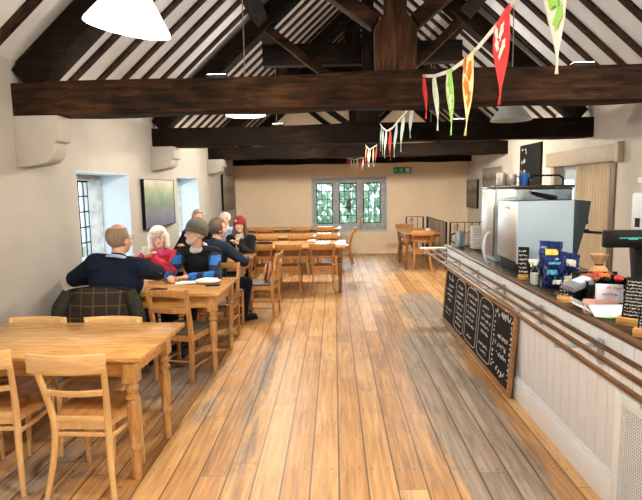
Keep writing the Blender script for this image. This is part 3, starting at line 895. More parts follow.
# ---- tables
T = {}
T['front'] = table('long honey pine table in the left foreground, bare top', -2.53, -1.10, 2.87, 3.66, (.12, .13), rot=-.035, h=.81)
T['second'] = table('pine table in front of seated man in navy, papers and phone on it', -2.50, -1.08, 4.78, 5.68, (.09, .10), rot=-.03)
T['third'] = table('pine table in the middle of the left wall, red hatted woman leaning on it', -2.45, -1.19, 6.98, 7.78, (.09, .10), rot=-.03)
DK = (M['pine'], M['pine_dk_leg'])
T['fourth'] = table('wide pine table with dark tray on it, two empty chairs on near side', -1.60, .19, 8.52, 9.62, (.10, .10), DK, rot=-.02)
T['fifth'] = table('pine table further back, chair pushed to its right end', -1.95, .10, 10.42, 11.35, (.10, .10), DK, rot=-.02)
T['sixth'] = table('pine table at the back left, closest to the far wall', -2.2, .15, 12.45, 13.2, (.10, .10), DK)
T['right'] = table('small pine table by the black railing on the right', 1.43, 2.20, 10.80, 12.1, (.07, .09), (M['pine_dk'], M['pine_dk_leg']))

# ---- chairs
GA = 'pale bentwood chairs at the foreground table'
pa = chair_a((M['beech'], M['beech_x'], M['seatwood']))
specs = [((-1.455, 2.76, 0), -.03, 'pale beech chair nearest the viewer, back turned, beside the table corner leg'),
         ((-2.03, 2.83, 0), .05, 'pale beech chair cut off by the left edge, near side of foreground table'),
         ((-1.66, 3.66, 0), PI - .02, 'beech chair on far side of foreground table, nearer the aisle'),
         ((-2.24, 3.68, 0), PI - .02, 'beech chair on far side of foreground table, nearer the left wall')]
for i, (l, r, lab) in enumerate(specs): place(pa, i, l, r, lab, GA).scale = (1, 1, 1 if i < 2 else .925)

GB = 'ladder-back chairs around the occupied tables'
pb = chair_b((M['chair_b'], M['padseat']))
specs = [((-1.49, 4.60, 0), -.24, 'empty ladder-back chair with its back to us, near side of second table'),
         ((-1.36, 6.10, 0), PI - .05, 'ladder-back chair the man in the grey knitted hat sits on'),
         ((-2.03, 6.22, 0), PI, 'ladder-back chair the white haired woman in red sits on'),
         ((-.84, 7.12, 0), PI / 2 - .12, 'empty chair with dark seat pad pulled out into the aisle, turned sideways'),
         ((-1.62, 6.42, 0), -.75, 'chair the brown haired man in navy jacket sits on')]
for i, (l, r, lab) in enumerate(specs): place(pb, i, l, r, lab, GB)

GC = 'orange wood chairs around the farther tables'
pc = chair_a((M['chair_c'], M['chair_c'], M['pine_dk']))
specs = [((-2.04, 4.50, 0), 0, 'chair under the tweed coat, man in navy sits on it'),
         ((-1.47, 8.36, 0), PI, 'chair the woman in the red hat sits on'),
         ((-2.08, 8.36, 0), PI, 'chair the person in black behind the grey hat sits on'),
         ((-1.90, 9.30, 0), PI, 'chair the man in the light blue shirt sits on'),
         ((-.205, 8.50, 0), 0, 'empty chair at right of the near side of the wide table'),
         ((-.76, 8.50, 0), 0, 'empty chair at the middle of near side of the wide table'),
         ((-1.24, 8.52, 0), .05, 'empty chair on near side of wide table, just right of the red hatted woman'),
         ((-.15, 10.34, 0), 0, 'chair at right on near side of the table behind the wide table'),
         ((-.72, 10.34, 0), 0, 'chair in middle on near side of the table behind the wide table'),
         ((-1.35, 10.34, 0), 0, 'chair at left on near side of the table behind the wide table'),
         ((.36, 11.75, 0), PI / 2 - .1, 'chair seen side-on under the far window, right of the back tables'),
         ((-.22, 12.28, 0), 0, 'chair at right of the row by the rearmost table'),
         ((-.80, 12.28, 0), 0, 'chair in middle of the row by the rearmost table'),
         ((-1.65, 12.28, 0), 0, 'chair at left of the row by the rearmost table'),
         ((1.80, 10.72, 0), -.08, 'chair with back to us at small table by the railing'),
         ((1.70, 12.55, 0), PI + .1, 'chair on far side of the small table by the railing')]
for i, (l, r, lab) in enumerate(specs): place(pc, i, l, r, lab, GC).scale = (1, 1, .96)

# ---- things on the tables
m = MB(); m.lathe([(.17, 0), (.19, .006), (.20, .02), (.19, .016), (.0, .008)], seg=28)
tag(m.build('serving_tray', M['black'], loc=(-1.30, 9.15, .79)), 'round dark tray on the wide pine table', 'tray')
m = MB(); m.box((0, 0, .025), (.15, .12, .02)); m.box((.02, .01, .04), (.12, .1, .01), Euler((0, 0, .3)))
tag(m.build('napkin_stack', M['paper'], bevel=.004, loc=(-.42, 9.3, .79)), 'white napkins in a low stack on the wide pine table', 'napkins')
def crumple(name, label, cat, loc, sx, sy, sz, mat, seed, rot=0):
    rnd = random.Random(seed); m = MB()
    vs = m.ell((0, 0, sz), (sx, sy, sz), None, 14, 9)
    for v in vs:
        k = rnd.uniform(.82, 1.15); v.co.x *= k; v.co.y *= rnd.uniform(.85, 1.1); v.co.z = max(0, v.co.z * rnd.uniform(.8, 1.15))
    return tag(m.build(name, mat, smooth=25, loc=loc), label, cat)
crumple('crumpled_wrapper', 'crumpled white paper by the forearm of man in grey hat', 'paper', (-1.33, 5.30, .79), .13, .09, .028, M['paper'], 3)
m = MB(); m.box((0, 0, .004), (.22, .15, .008), Euler((0, 0, .35))); m.box((.03, -.02, .012), (.2, .14, .006), Euler((0, 0, .1)))
tag(m.build('open_booklet', M['paper'], loc=(-1.56, 5.33, .79), smooth=0), 'white booklet lying under the hand of man in grey hat', 'booklet')
m = MB(); m.box((0, 0, .006), (.145, .072, .012), Euler((0, 0, .12)))
tag(m.build('phone', M['black'], bevel=.004, loc=(-1.24, 5.16, .79)), 'black phone at the corner of the second table', 'phone')
m = MB(); m.lathe([(.03, 0), (.036, .01), (.04, .09), (.036, .09), (.032, .015), (.0, .012)], seg=18)
tag(m.build('mug', M['ceramic'], loc=(-1.93, 5.30, .79)), 'white mug held up in hands of woman in red', 'mug').location = (-2.075, 5.63, 1.06)
m = MB(); m.lathe([(.028, 0), (.033, .01), (.038, .085), (.034, .085), (.03, .015), (.0, .012)], seg=18)
tag(m.build('mug', M['ceramic'], loc=(-2.04, 7.60, .79)), 'pale mug on third table in front of person in black', 'mug')
m = MB(); m.box((0, 0, .005), (.15, .08, .01), Euler((0, 0, -.3)))
tag(m.build('phone', M['black'], bevel=.003, loc=(-1.73, 4.98, .79)), 'dark phone beside right elbow of man in navy sweater', 'phone')
m = MB(); m.lathe([(.05, 0), (.055, .01), (.06, .05), (.05, .055), (.01, .06)], seg=18)
tag(m.build('sugar_bowl', M['ceramic'], loc=(2.02, 11.3, .79)), 'white bowl on the small table by the railing', 'bowl')

# patterned bag on side chair
o = thing('handbag', 'orange patterned bag with black trim on the pulled-out aisle chair', 'bag', (-.96, 7.10, .473), .35)
m = MB()
vs = m.ell((0, 0, .15), (.055, .13, .15), None, 16, 10); m.build('pouch', plain('bag_pattern', (.62, .30, .18), .8, var=.6, s=30), o, smooth=180)
m = MB(); m.tube([(0, -.13, .15), (0, -.11, .05), (0, 0, .005), (0, .11, .05), (0, .13, .15), (0, .11, .25), (0, 0, .30), (0, -.11, .25), (0, -.13, .15)], .012, 6); m.build('trim', M['black'], o)
o.rotation_euler = (0, .18, .0)

# tweed coat over the chair back
o = thing('tweed_coat', 'brown tweed check coat hung over the chair of man in navy', 'coat', (-2.05, 4.44, .03), 0)
m = MB()
def coatf(u, v):
    w = .285 + .09 * v + .02 * math.sin(v * 5)
    x = (u * 2 - 1) * w
    z = .905 - v * .50 - .02 * math.cos(u * 9) * v - .035 * abs(u * 2 - 1) ** 2
    y = -.075 - .06 * math.sin(v * PI * .6) - (.02 + .03 * v) * math.sin(u * 17 + 1) * v + .10 * abs(u * 2 - 1) ** 3
    return (x, y, z)
m.grid(coatf, 40, 20); m.build('back_panel', M['tweed'], o, solid=.016, smooth=180)
m = MB()
def coatg(u, v):
    w = .285 - .02 * v
    return ((u * 2 - 1) * w, -.075 + .15 * math.sin(v * PI / 2) + .03 * abs(u * 2 - 1) ** 2 * (1 - v), .905 + .02 * math.sin(v * PI) - v * v * .25 - .035 * abs(u * 2 - 1) ** 2)
m.grid(coatg, 24, 8); m.build('lining', M['blackcloth'], o, solid=.012, smooth=180)
for s in (-1, 1):
    m = MB(); m.tube([(s * .27, -.05, .86), (s * .33, -.09, .74), (s * .365, -.11, .58), (s * .36, -.08, .44)], [(.05, .06), (.06, .075), (.055, .075), (.05, .06)], 10)
    m.build('sleeve', plain('coat_sleeve', (.026, .027, .020), .95, var=.3, s=25), o, smooth=180)
m = MB(); m.tube([(.03, -.13, .60), (.07, -.18, .63), (.12, -.18, .60), (.13, -.16, .55)], [.03, .034, .03, .02], 8); m.build('hood_toggle', M['darkcoat'], o)

# ------------------------------------------------------------------ people
def ik(S, H, a, b, pole):
    S, H = Vector(S), Vector(H); d = H - S; L = min(d.length, a + b - .005); d.normalize()
    H2 = S + d * L
    x = (a * a - b * b + L * L) / (2 * L); h_ = math.sqrt(max(0, a * a - x * x))
    p = Vector(pole); p = (p - d * p.dot(d)).normalized()
    return S + d * x + p * h_, H2

def person(label, loc, yaw, s, lean=.12, slean=0.0, twist=0.0, hyaw=0.0, hpitch=0.0, hroll=0.0, hands=None, hand_n=None, poles=None,
           top='navy', sleeve=None, trousers='jeans', skin='skin', hair=None, hat=None, beard=False, glasses=False, collar=None,
           scarf=None, feet=None, bulk=1.0, vox=.009, curl=.7, knees=.13, sit=.47):
    root = thing('person', label, 'person', loc, yaw)
    def V(*a): return Vector(a)
    hip = V(0, 0, sit / s + .085)
    ax = V(slean, math.sin(lean), math.cos(lean)).normalized()
    tw = Matrix.Rotation(twist, 3, 'Z')
    xr = tw @ V(1, 0, 0); xr = (xr - ax * xr.dot(ax)).normalized(); fw = ax.cross(xr) * 1.0
    Rt = Matrix((xr, fw, ax)).transposed()
    def tp(x, y, z): return hip + Rt @ V(x, y, z)
    neck0 = tp(0, -.01, .50); 
    sh = {k: tp(k * .175, -.005, .445) for k in (-1, 1)}
    hr = Matrix.Rotation(twist + hyaw, 3, 'Z') @ Matrix.Rotation(-hpitch, 3, 'X') @ Matrix.Rotation(hroll, 3, 'Y')
    hc = neck0 + V(slean * .1, .03 + .10 * math.sin(lean), .155)
    def hp(x, y, z): return hc + hr @ V(x, y, z)
    legs = {}
    for k in (-1, 1):
        h0 = hip + V(k * .09, .0, -.02)
        f = (feet or {}).get(k, V(k * knees, .40, .0))
        f = V(*f)
        ank = V(f.x, f.y, .085)
        kn, an = ik(h0, ank, .43, .42, V(k * .12, .9, .6))
        legs[k] = (h0, kn, ank)
    arms = {}
    for k in (-1, 1):
        H = V(*((hands or {}).get(k, (k * .12, .38, .84 / s))))
        P = V(*((poles or {}).get(k, (k * .6, -.35, -.8))))
        el, wr = ik(sh[k], H, .29, .255, P)
        arms[k] = (sh[k], el, wr)
    S = Matrix.Diagonal((s, s, s, 1))
    def fin(mb, name, mat, vox=None, sm=3, smooth=180, parent=root, solid=0):
        bmesh.ops.transform(mb.bm, matrix=S, verts=mb.bm.verts)
        return mb.build(name, mat, parent, smooth=smooth, remesh=vox or 0, sm_it=sm if vox else 0, solid=solid)
    # --- body (skin)
    m = MB()
    m.ell(tp(0, 0, .0), (.14, .10, .10), Rt); m.ell(tp(0, 0, .16), (.125, .09, .16), Rt); m.ell(tp(0, 0, .34), (.14, .095, .15), Rt)
    m.cap(sh[-1], sh[1], .05, .05); m.cap(neck0 - ax * .05, hp(0, -.015, -.05), .058, .054)
    for k in (-1, 1):
        a, b, c = arms[k]; m.cap(a, b, .042, .034); m.cap(b, c, .034, .026)
        a, b, c = legs[k]; m.cap(a, b, .07, .05); m.cap(b, c, .05, .035); m.cap(c, c + V(0, .12, -.045), .03, .024)
    # head
    m.ell(hp(0, -.012, .035), (.075, .096, .095), hr); m.ell(hp(0, .022, -.03), (.060, .068, .088), hr); m.ell(hp(0, .052, -.088), (.030, .028, .024), hr)
    m.cap(hp(0, .088, .008), hp(0, .108, -.028), .009, .0145); m.ell(hp(0, .075, .035), (.045, .018, .014), hr)
    for k in (-1, 1):
        m.ell(hp(k * .036, .062, -.03), (.026, .022, .028), hr); m.ell(hp(k * .076, -.008, -.008), (.011, .022, .032), hr)
    # hands: palm, four unequal fingers, thumb from the side of the palm
    for k in (-1, 1):
        a, b, c = arms[k]
        d = (c - b).normalized()
        n = Vector((hand_n or {}).get(k, (0, 0, -1))); n = (n - d * n.dot(d)).normalized()
        side = d.cross(n) * 1.0
        if side.dot(V(-k, 0, 0)) < 0 and abs(n.z) > .5: side = -side    # thumb towards the middle
        pc = c + d * .045
        m.ell(pc, (.040, .05, .016), Matrix((side, d, n)).transposed())
        m.cap(c - d * .02, pc, .024, .024)
        for q, (o_, L) in enumerate(((.026, .072), (.009, .080), (-.009, .075), (-.026, .060))):
            p0 = c + d * .08 + side * o_
            d1 = (d + n * .25 * curl).normalized(); d2 = (d + n * 1.2 * curl).normalized(); d3 = (d * .6 + n * 2.0 * curl).normalized()
            p1 = p0 + d1 * L * .45; p2 = p1 + d2 * L * .32; p3 = p2 + d3 * L * .24
            m.cap(p0 - d * .02, p1, .0092, .0085, 8); m.cap(p1, p2, .0085, .008, 8); m.cap(p2, p3, .008, .007, 8)
        t0 = c + d * .025 + side * .03; t1 = t0 + (side * .7 + d * .7 + n * .3).normalized() * .04; t2 = t1 + (d + n * .5).normalized() * .032
        m.cap(t0, t1, .0125, .0105, 8); m.cap(t1, t2, .0105, .0085, 8)
    body = fin(m, 'body', M[skin], .0065, 2)
    # face details
    for k in (-1, 1):
        m = MB(); m.ell(hp(k * .031, .083, .008), (.0125, .008, .007), hr, 10, 6); e = fin(m, 'eye', M['ceramic'])
        m = MB(); m.ell(hp(k * .031, .0895, .008), (.0055, .003, .0055), hr, 8, 6); fin(m, 'iris', M['eye'], parent=e)
    m = MB(); m.ell(hp(0, .086, -.060), (.023, .008, .0065), hr, 12, 6); fin(m, 'mouth', M['lips'])
    # --- clothes
    m = MB(); B = bulk
    m.ell(tp(0, 0, .0), (.175 * B, .135 * B, .12), Rt); m.ell(tp(0, .005, .14), (.165 * B, .13 * B, .18), Rt); m.ell(tp(0, -.005, .32), (.18 * B, .125 * B, .17), Rt)
    for k in (-1, 1): m.cap(neck0 - ax * .02, sh[k], .06, .072 * B)
    m.cap(sh[-1] + ax * .0, sh[1], .075 * B, .075 * B); m.cap(tp(0, -.015, .44), tp(0, -.012, .505), .085, .068)
    def arm(m):
        for k in (-1, 1):
            a, b, c = arms[k]; m.cap(a, b, .068 * B, .056 * B); m.cap(b, c - (c - b).normalized() * .01, .056 * B, .043)
            m.ell(b + V(0, 0, 0), (.058 * B,) * 3)
    if not sleeve: arm(m)
    fin(m, 'jacket' if sleeve or top in ('darkcoat', 'navy2') else 'jumper', M[top], vox, 4)
    if sleeve:
        m = MB(); arm(m); fin(m, 'sleeves', M[sleeve], vox, 3)
    if collar:
        m = MB()
        pts = [neck0 + Rt @ V(.070 * math.cos(a), .072 * math.sin(a) + .005, .015 - .02 * math.sin(a)) for a in [2 * PI * q / 20 for q in range(21)]]
        m.tube(pts, [(.014, .03)] * 21, 8, cap=False); fin(m, 'collar', M[collar])
    if scarf:
        m = MB()
        for rr, dz in ((.085, 0), (.078, .03)):
            pts = [neck0 + Rt @ V(rr * math.cos(a), rr * math.sin(a) + .01, dz - .02 * math.sin(a)) for a in [2 * PI * q / 20 for q in range(21)]]
            m.tube(pts, .028, 8, cap=False)
        m.cap(neck0 + Rt @ V(.03, .10, -.02), tp(.04, .135, .30), .03, .035)
        fin(m, 'scarf', M[scarf], .008, 2)
    m = MB(); m.ell(tp(0, 0, -.01), (.165 * B, .13 * B, .10), Rt)
    for k in (-1, 1):
        a, b, c = legs[k]; m.cap(a, b, .095, .068); m.cap(b, c + V(0, 0, .02), .066, .052); m.cap(a, hip, .1, .1)
    fin(m, 'trousers', M[trousers], vox, 3)
    for k in (-1, 1):
        a, b, c = legs[k]; g = V(c.x, c.y, 0)
        dv = V(k * .15, 1, 0).normalized()
        m = MB(); m.cap(g + V(0, 0, .055) - dv * .04, g + dv * .16 + V(0, 0, .04), .048, .038); m.cap(g + V(0, 0, .10), g + V(0, 0, .05), .046, .046)
        m.bar(g - dv * .09 + V(0, 0, .012), g + dv * .20 + V(0, 0, .012), .08, .024)
        fin(m, 'shoe', M['shoe'], .008, 2)
    # --- hair and hats: a shell around the skull cut by a predicate
    def shell(name, r, keep, mat, th=.014, off=(0, -.012, .035), jitter=0.0):
        mb = MB(); vs = mb.ell((0, 0, 0), r, None, 40, 26)
        rnd = random.Random(9)
        for f in [f for f in mb.bm.faces if not keep(*(f.calc_center_median()))]: mb.bm.faces.remove(f)
        for v in [v for v in mb.bm.verts if not v.link_faces]: mb.bm.verts.remove(v)
        for v in mb.bm.verts:
            j = 1 + rnd.uniform(-jitter, jitter); v.co = hp(v.co.x * j + off[0], v.co.y * j + off[1], v.co.z * j + off[2])
        return fin(mb, name, M[mat], solid=th)
    if hair:
        kind, hm = hair
        if kind == 'ring':
            shell('hair', (.081, .102, .098), lambda x, y, z: z < .064 and z > -.10 and y < .035, hm, .012, jitter=.02)
        elif kind == 'short':
            shell('hair', (.084, .106, .106), lambda x, y, z: (y < .035 and z > -.075) or (z > .055), hm, .014, jitter=.04)
        elif kind == 'bob':
            m = MB(); m.ell(hp(0, -.035, .045), (.100, .105, .110), hr); m.ell(hp(0, .01, .085), (.088, .095, .07), hr); fin(m, 'hair', M[hm], .008, 3)
            m = MB()
            for k in (-1, 1):
                m.cap(hp(k * .088, .02, .03), hp(k * .092, .03, -.095), .034, .028)
                m.cap(hp(k * .075, -.04, .0), hp(k * .08, -.04, -.11), .045, .035)
            m.cap(hp(-.05, .085, .085), hp(.06, .08, .078), .028, .03); m.cap(hp(0, -.085, .02), hp(0, -.08, -.11), .05, .04)
            fin(m, 'hair_sides', M[hm], .008, 3)
        elif kind == 'long':
            m = MB()
            for k in (-1, 1):
                m.cap(hp(k * .075, .0, .0), hp(k * .095, .02, -.15), .028, .038)
                m.cap(hp(k * .085, -.03, -.05), hp(k * .10, .0, -.17), .035, .03)
            m.cap(hp(0, -.08, .0), hp(0, -.08, -.15), .05, .06)
            fin(m, 'hair', M[hm], .008, 3)
    if hat:
        shell('knitted_hat', (.092, .114, .118), lambda x, y, z: z > -.005 - .25 * max(0, -y), hat, .018, off=(0, -.014, .048))
        m = MB()
        pts = [hp(.088 * math.cos(a), -.010 + .110 * math.sin(a), .052 - .030 * (1 - math.sin(a)) * .8) for a in [2 * PI * q / 28 for q in range(29)]]
        m.tube(pts, [(.013, .032)] * 29, 8, cap=False, flat=(hr @ V(1, 0, 0)))
        fin(m, 'hat_brim', M[hat])
        if hat == 'redhat':
            m = MB(); m.ell(hp(.045, .092, .07), (.016, .008, .016), hr, 10, 8); fin(m, 'hat_badge', M['badge'])
    if beard:
        m = MB(); m.ell(hp(0, .045, -.082), (.050, .050, .040), hr); m.ell(hp(0, .078, -.045), (.030, .016, .010), hr)
        for k in (-1, 1): m.cap(hp(k * .066, .01, -.02), hp(k * .045, .045, -.08), .013, .02)
        fin(m, 'beard', M['beard'], .006, 2)
    if glasses:
        m = MB()
        for k in (-1, 1):
            pts = [hp(k * .032 + .022 * math.cos(a), .101, .006 + .017 * math.sin(a)) for a in [2 * PI * q / 14 for q in range(15)]]
            m.tube(pts, .0022, 5, cap=False)
            m.tube([hp(k * .054, .100, .012), hp(k * .082, .0, .010)], .0024, 5)
        m.tube([hp(-.01, .103, .01), hp(.01, .103, .01)], .0022, 5)
        fin(m, 'glasses', M['glassframe'])
    return root

E1 = 1.05
# hands given in each person's own frame (x right, y forward, z up), before scaling
person('balding man in navy sweater, seated with his back to us', (-2.06, 4.66, 0), -.02, 1.14, lean=.08, slean=.11, hyaw=-.40, hpitch=-.08,
       hands={1: (.03, .40, .84), -1: (-.22, .34, .78)}, poles={1: (1, .05, -.12), -1: (-1, -.25, -.25)},
       top='navy', hair=('ring', 'hair_grey'), glasses=True, collar='shirt', bulk=1.25)
person('woman in red with white bob hair holding a mug, facing us', (-2.03, 6.00, 0), PI + .05, 1.0, lean=.10, hyaw=.2, hpitch=-.08, hroll=.06,
       hands={1: (.10, .31, 1.02), -1: (.01, .31, 1.02)}, hand_n={1: (-1, .2, 0), -1: (1, .2, 0)}, poles={1: (.8, -.2, -.6), -1: (-.8, -.2, -.6)},
       top='red', skin='skin2', hair=('bob', 'hair_white'), glasses=True, scarf='magenta')
person('bearded man in grey knitted hat and blue checked sleeves, looking left', (-1.53, 5.92, 0), PI - .22, 1.09, lean=.18, hyaw=-.62, hpitch=-.15,
       hands={1: (.12, .46, .76), -1: (-.06, .40, .76)}, poles={1: (.7, -.2, -.7), -1: (-1, -.2, -.5)}, feet={1: (.16, .36, 0), -1: (.0, .40, 0)},
       top='blackcloth', sleeve='bluecheck', hat='greyhat', hair=('ring', 'hair_lgrey'), beard=True, glasses=True, collar='scarfgrey', bulk=1.05, trousers='blackcloth')
person('person in black with grey hair, mostly behind the man in grey hat', (-2.12, 8.12, 0), PI - .1, 1.12, lean=.05, hyaw=.2, hpitch=-.15,
       hands={1: (.16, .36, .82), -1: (-.10, .36, .80)}, bulk=1.15, top='blackcloth', hair=('short', 'hair_lgrey'), trousers='blackcloth')
person('man in navy jacket with short brown hair, turned away at third table', (-1.58, 6.60, 0), -.72, 1.05, lean=.15, hyaw=-.25,
       hands={1: (.18, .40, .80), -1: (-.25, .40, .80)}, feet={1: (.12, .36, 0), -1: (-.06, .46, 0)}, poles={1: (.9, -.2, -.4), -1: (-.6, -.3, -.8)},
       top='navy2', hair=('short', 'hair_brown'), bulk=1.08)
person('white haired man in light blue shirt far behind, facing us', (-1.90, 9.05, 0), PI - .12, 1.04, lean=.05, hpitch=-.12, hyaw=-.15,
       top='shirt', sleeve='bluejacket', hair=('ring', 'hair_white'), skin='skin2')
person('woman in red knitted hat and dark coat, hands together on table', (-1.46, 8.10, 0), PI - .10, .98, lean=.10, hpitch=-.18, hyaw=.1,
       hands={1: (.04, .32, .96), -1: (-.05, .34, .95)}, hand_n={1: (-.7, .2, -.7), -1: (.7, .2, -.7)},
       top='darkcoat', hat='redhat', hair=('long', 'hair_brown'), skin='skin2', scarf='scarfgrey', trousers='blackcloth')

# ------------------------------------------------------------------ counter
CX = 1.485; CY0, CY1 = .6, 6.86; CT = .978
o = thing('serving_counter', 'long white panelled serving counter on the right', 'counter', (CX, 0, 0))
m = MB(); y = CY0; k = 0
m.bx(.012, .03, CY0, CY1, 0, CT - .022)
while y < CY1 - .02:
    y1 = min(y + .115, CY1); m.bx(0, .014, y + .0025, y1 - .0025, .17, CT - .022); y = y1
m.build('front_panel', M['counter'], o, bevel=.002)
m = MB(); m.bx(-.025, .014, CY0, CY1, 0, .165); m.bx(-.018, .014, CY0, CY1, .165, .18); m.bx(-.010, .014, CY0, CY1, .18, .19); m.build('skirting', M['counter'], o, bevel=.004)
m = MB(); m.bx(.03, .70, CY1 - .03, CY1, 0, CT - .03); m.build('end_panel', M['counter'], o, smooth=0)
m = MB(); m.bx(.03, .70, CY0, CY0 + .02, 0, CT - .03); m.bx(.68, .70, CY0 + .02, CY1 - .03, 0, CT - .03); m.build('back_panel', M['counter'], o, smooth=0)
o = thing('worktop', 'dark worktop with brown front edge along the serving counter', 'worktop', (0, 0, CT))
m = MB(); m.bx(1.50, 2.30, CY0 - .02, CY1 + .02, -.022, .0); m.build('top', M['top'], o, bevel=.004)
m = MB(); m.bx(1.445, 1.50, CY0 - .02, CY1 + .02, -.022, .003); m.build('edge', M['topedge'], o, bevel=.005)
# tray rail
o = thing('tray_rail', 'three-slat wooden tray rail on metal brackets along the counter front', 'tray rail', (0, 0, .86))
for x in (1.238, 1.342, 1.446):
    m = MB(); m.bx(x - .0125, x + .0125, CY0, 7.38, 0, .022); m.build('slat', M['slat'], o, bevel=.006)
for y in (1.2, 2.03, 2.86, 3.70, 4.52, 5.34, 6.15, 6.9):
    m = MB(); m.bx(1.222, 1.475, y - .016, y + .016, -.016, -.0005); m.bx(1.466, 1.478, y - .022, y + .022, -.11, .03); m.build('bracket', M['chrome'], o, bevel=.002)
    m = MB(); m.lathe([(.008, 0), (.008, .004), (.002, .005)], (1.232, y, .012), 8, (-1, 0, 0)); m.build('screw', M['chrome'], o)
m = MB(); m.bx(1.21, 1.78, 7.28, 7.42, .006, .030); m.build('end_plate', M['counter'], o, bevel=.004)
# mesh vent panel
o = thing('vent_panel', 'white perforated vent panel at the near end of the counter', 'panel', (CX - .05, 0, 0))
m = MB()
for y0, y1, z0, z1 in ((2.56, 2.62, .02, .70), (1.2, 1.26, .02, .70), (1.26, 2.56, .64, .70), (1.26, 2.56, .02, .10)): m.bx(0, .024, y0, y1, z0, z1)
m.build('frame', M['white'], o, bevel=.004)
m = MB()
n = int(1.3 / .0165)
for k in range(n): yy = 1.26 + 1.3 * (k + .5) / n; m.bx(.010, .014, yy - .0027, yy + .0027, .10, .64)
n = int(.54 / .0165)
for k in range(n): zz = .10 + .54 * (k + .5) / n; m.bx(.0101, .0141, 1.26, 2.56, zz - .0027, zz + .0027)
m.build('mesh', M['white'], o, smooth=0)
m = MB(); m.bx(.0235, .0240, 1.26, 2.56, .10, .64); m.build('backing', plain('vent_hole_shade', (.09, .12, .16), .9), o, smooth=0)  # dark sheet standing in for the shade behind the mesh holes

# leaning menu chalkboard
A = Vector((1.375, 4.19, .008)); Bf = Vector((1.375, 7.02, .008)); tilt = math.atan2(.052, .72)
o = thing('menu_chalkboard', 'wooden framed menu chalkboard with five columns leaning on counter front', 'chalkboard', (1.415, 5.455, .003))
o.rotation_euler = (0, tilt, 0)
L, H = 2.63, .735
m = MB(); m.bx(-.004, .010, -L / 2 + .03, L / 2 - .03, .03, H - .03); m.build('board', M['slate'], o, smooth=0)
m = MB()
m.bx(-.014, .014, -L / 2, L / 2, 0, .045); m.bx(-.014, .014, -L / 2, L / 2, H - .062, H)
m.bx(-.014, .014, -L / 2, -L / 2 + .05, .045, H - .045); m.bx(-.014, .014, L / 2 - .05, L / 2, .045, H - .045)
m.build('frame', M['boardwood'], o, bevel=.003)
m = MB(); rnd = random.Random(21)
fr = ((-.0045, L / 2 - .05, .045), (0, -1, 0), (0, 0, 1), (-1, 0, 0))
W_ = (L - .1) / 5; HH = H - .09
for k in range(5):
    x0 = k * W_ + .06; x1 = (k + 1) * W_ - .05
    if k in (1, 2, 3):
        pts = [(x0 - .02, .05), (x0 - .02, HH - .10), (x0 + .02, HH - .05), (x0 + .1, HH - .03), (x1 - .1, HH - .03), (x1 - .02, HH - .05), (x1 + .02, HH - .10), (x1 + .02, .05), (x1 - .04, .03), (x0 + .04, .03), (x0 - .02, .05)]
        for (a, b), (c, d_) in zip(pts, pts[1:]):
            P0, AX, AY, AN = [Vector(v) for v in fr]
            m.bar(P0 + AX * a + AY * b + AN * .001, P0 + AX * c + AY * d_ + AN * .001, .007, .002, AN)
        rows = [HH - .13 - q * .062 for q in range(8)]
    elif k == 0:
        squig(m, *fr, x0 + .06, x1 - .04, HH - .12, .075, rnd, .009)
        rows = [HH - .20 - q * .06 for q in range(7)]
    else:
        squig(m, *fr, x0, x1 - .02, HH - .11, .075, rnd, .010); squig(m, *fr, x0, x1 - .02, .04, .075, rnd, .010)
        rows = [HH - .22 - q * .075 for q in range(4)]
        for q in range(12):
            squig(m, *fr, x0 - .04, x0 - .005, .06 + q * .045, .03, rnd, .008); squig(m, *fr, x1 + .0, x1 + .035, .06 + q * .045, .03, rnd, .008)
    for q, z in enumerate(rows):
        if z < .06 or rnd.random() < .12: continue
        xa = x0 + .02 + rnd.uniform(0, .08); xb = x1 - .02 - rnd.uniform(0, .10)
        squig(m, *fr, xa, xb, z, .034 if k < 4 else .05, rnd, .0038 if k < 4 else .006)
m.build('chalk_lettering', M['chalk'], o, smooth=0)

# ------------------------------------------------------------------ things on the counter
# coffee machine
o = thing('coffee_machine', 'large coffee machine with steel front and pale blue side panel', 'coffee machine', (1.60, 4.60, CT))
m = MB(); m.bx(.02, .50, .02, .50, .0, .09); m.build('base', M['black'], o, bevel=.008)
m = MB(); m.bx(.004, .49, .006, .52, .09, .625); m.build('body', M['machine_dk'], o, bevel=.006)
m = MB(); m.bx(0, .49, -.002, .010, .075, .63); m.build('side_panel', M['machine'], o, bevel=.004)
m = MB(); m.bx(-.006, .006, .0, .52, .095, .625); m.build('front_panel', M['steel'], o, bevel=.004)
m = MB()
m.prism([(.49, .02), (.50, .02), (.60, .42), (.62, .42), (.615, .47), (.635, .62), (.49, .635)], (0, .0, 0), (1, 0, 0), (0, 0, 1), (0, 1, 0), .50); m.build('barista_side', M['machine_dk'], o, bevel=.004)
m = MB(); rnd = random.Random(2); squig(m, (-.0065, .30, .55), (0, -1, 0), (0, 0, 1), (-1, 0, 0), 0, .14, 0, .03, rnd, .007); m.build('badge', M['white'], o, smooth=0)
for k in (-1, 1):
    m = MB(); m.tube([(.60, .25 + k * .12, .36), (.66, .25 + k * .12, .34), (.80, .25 + k * .12, .33)], [.02, .014, .013], 8); m.build('portafilter', M['black'], o)
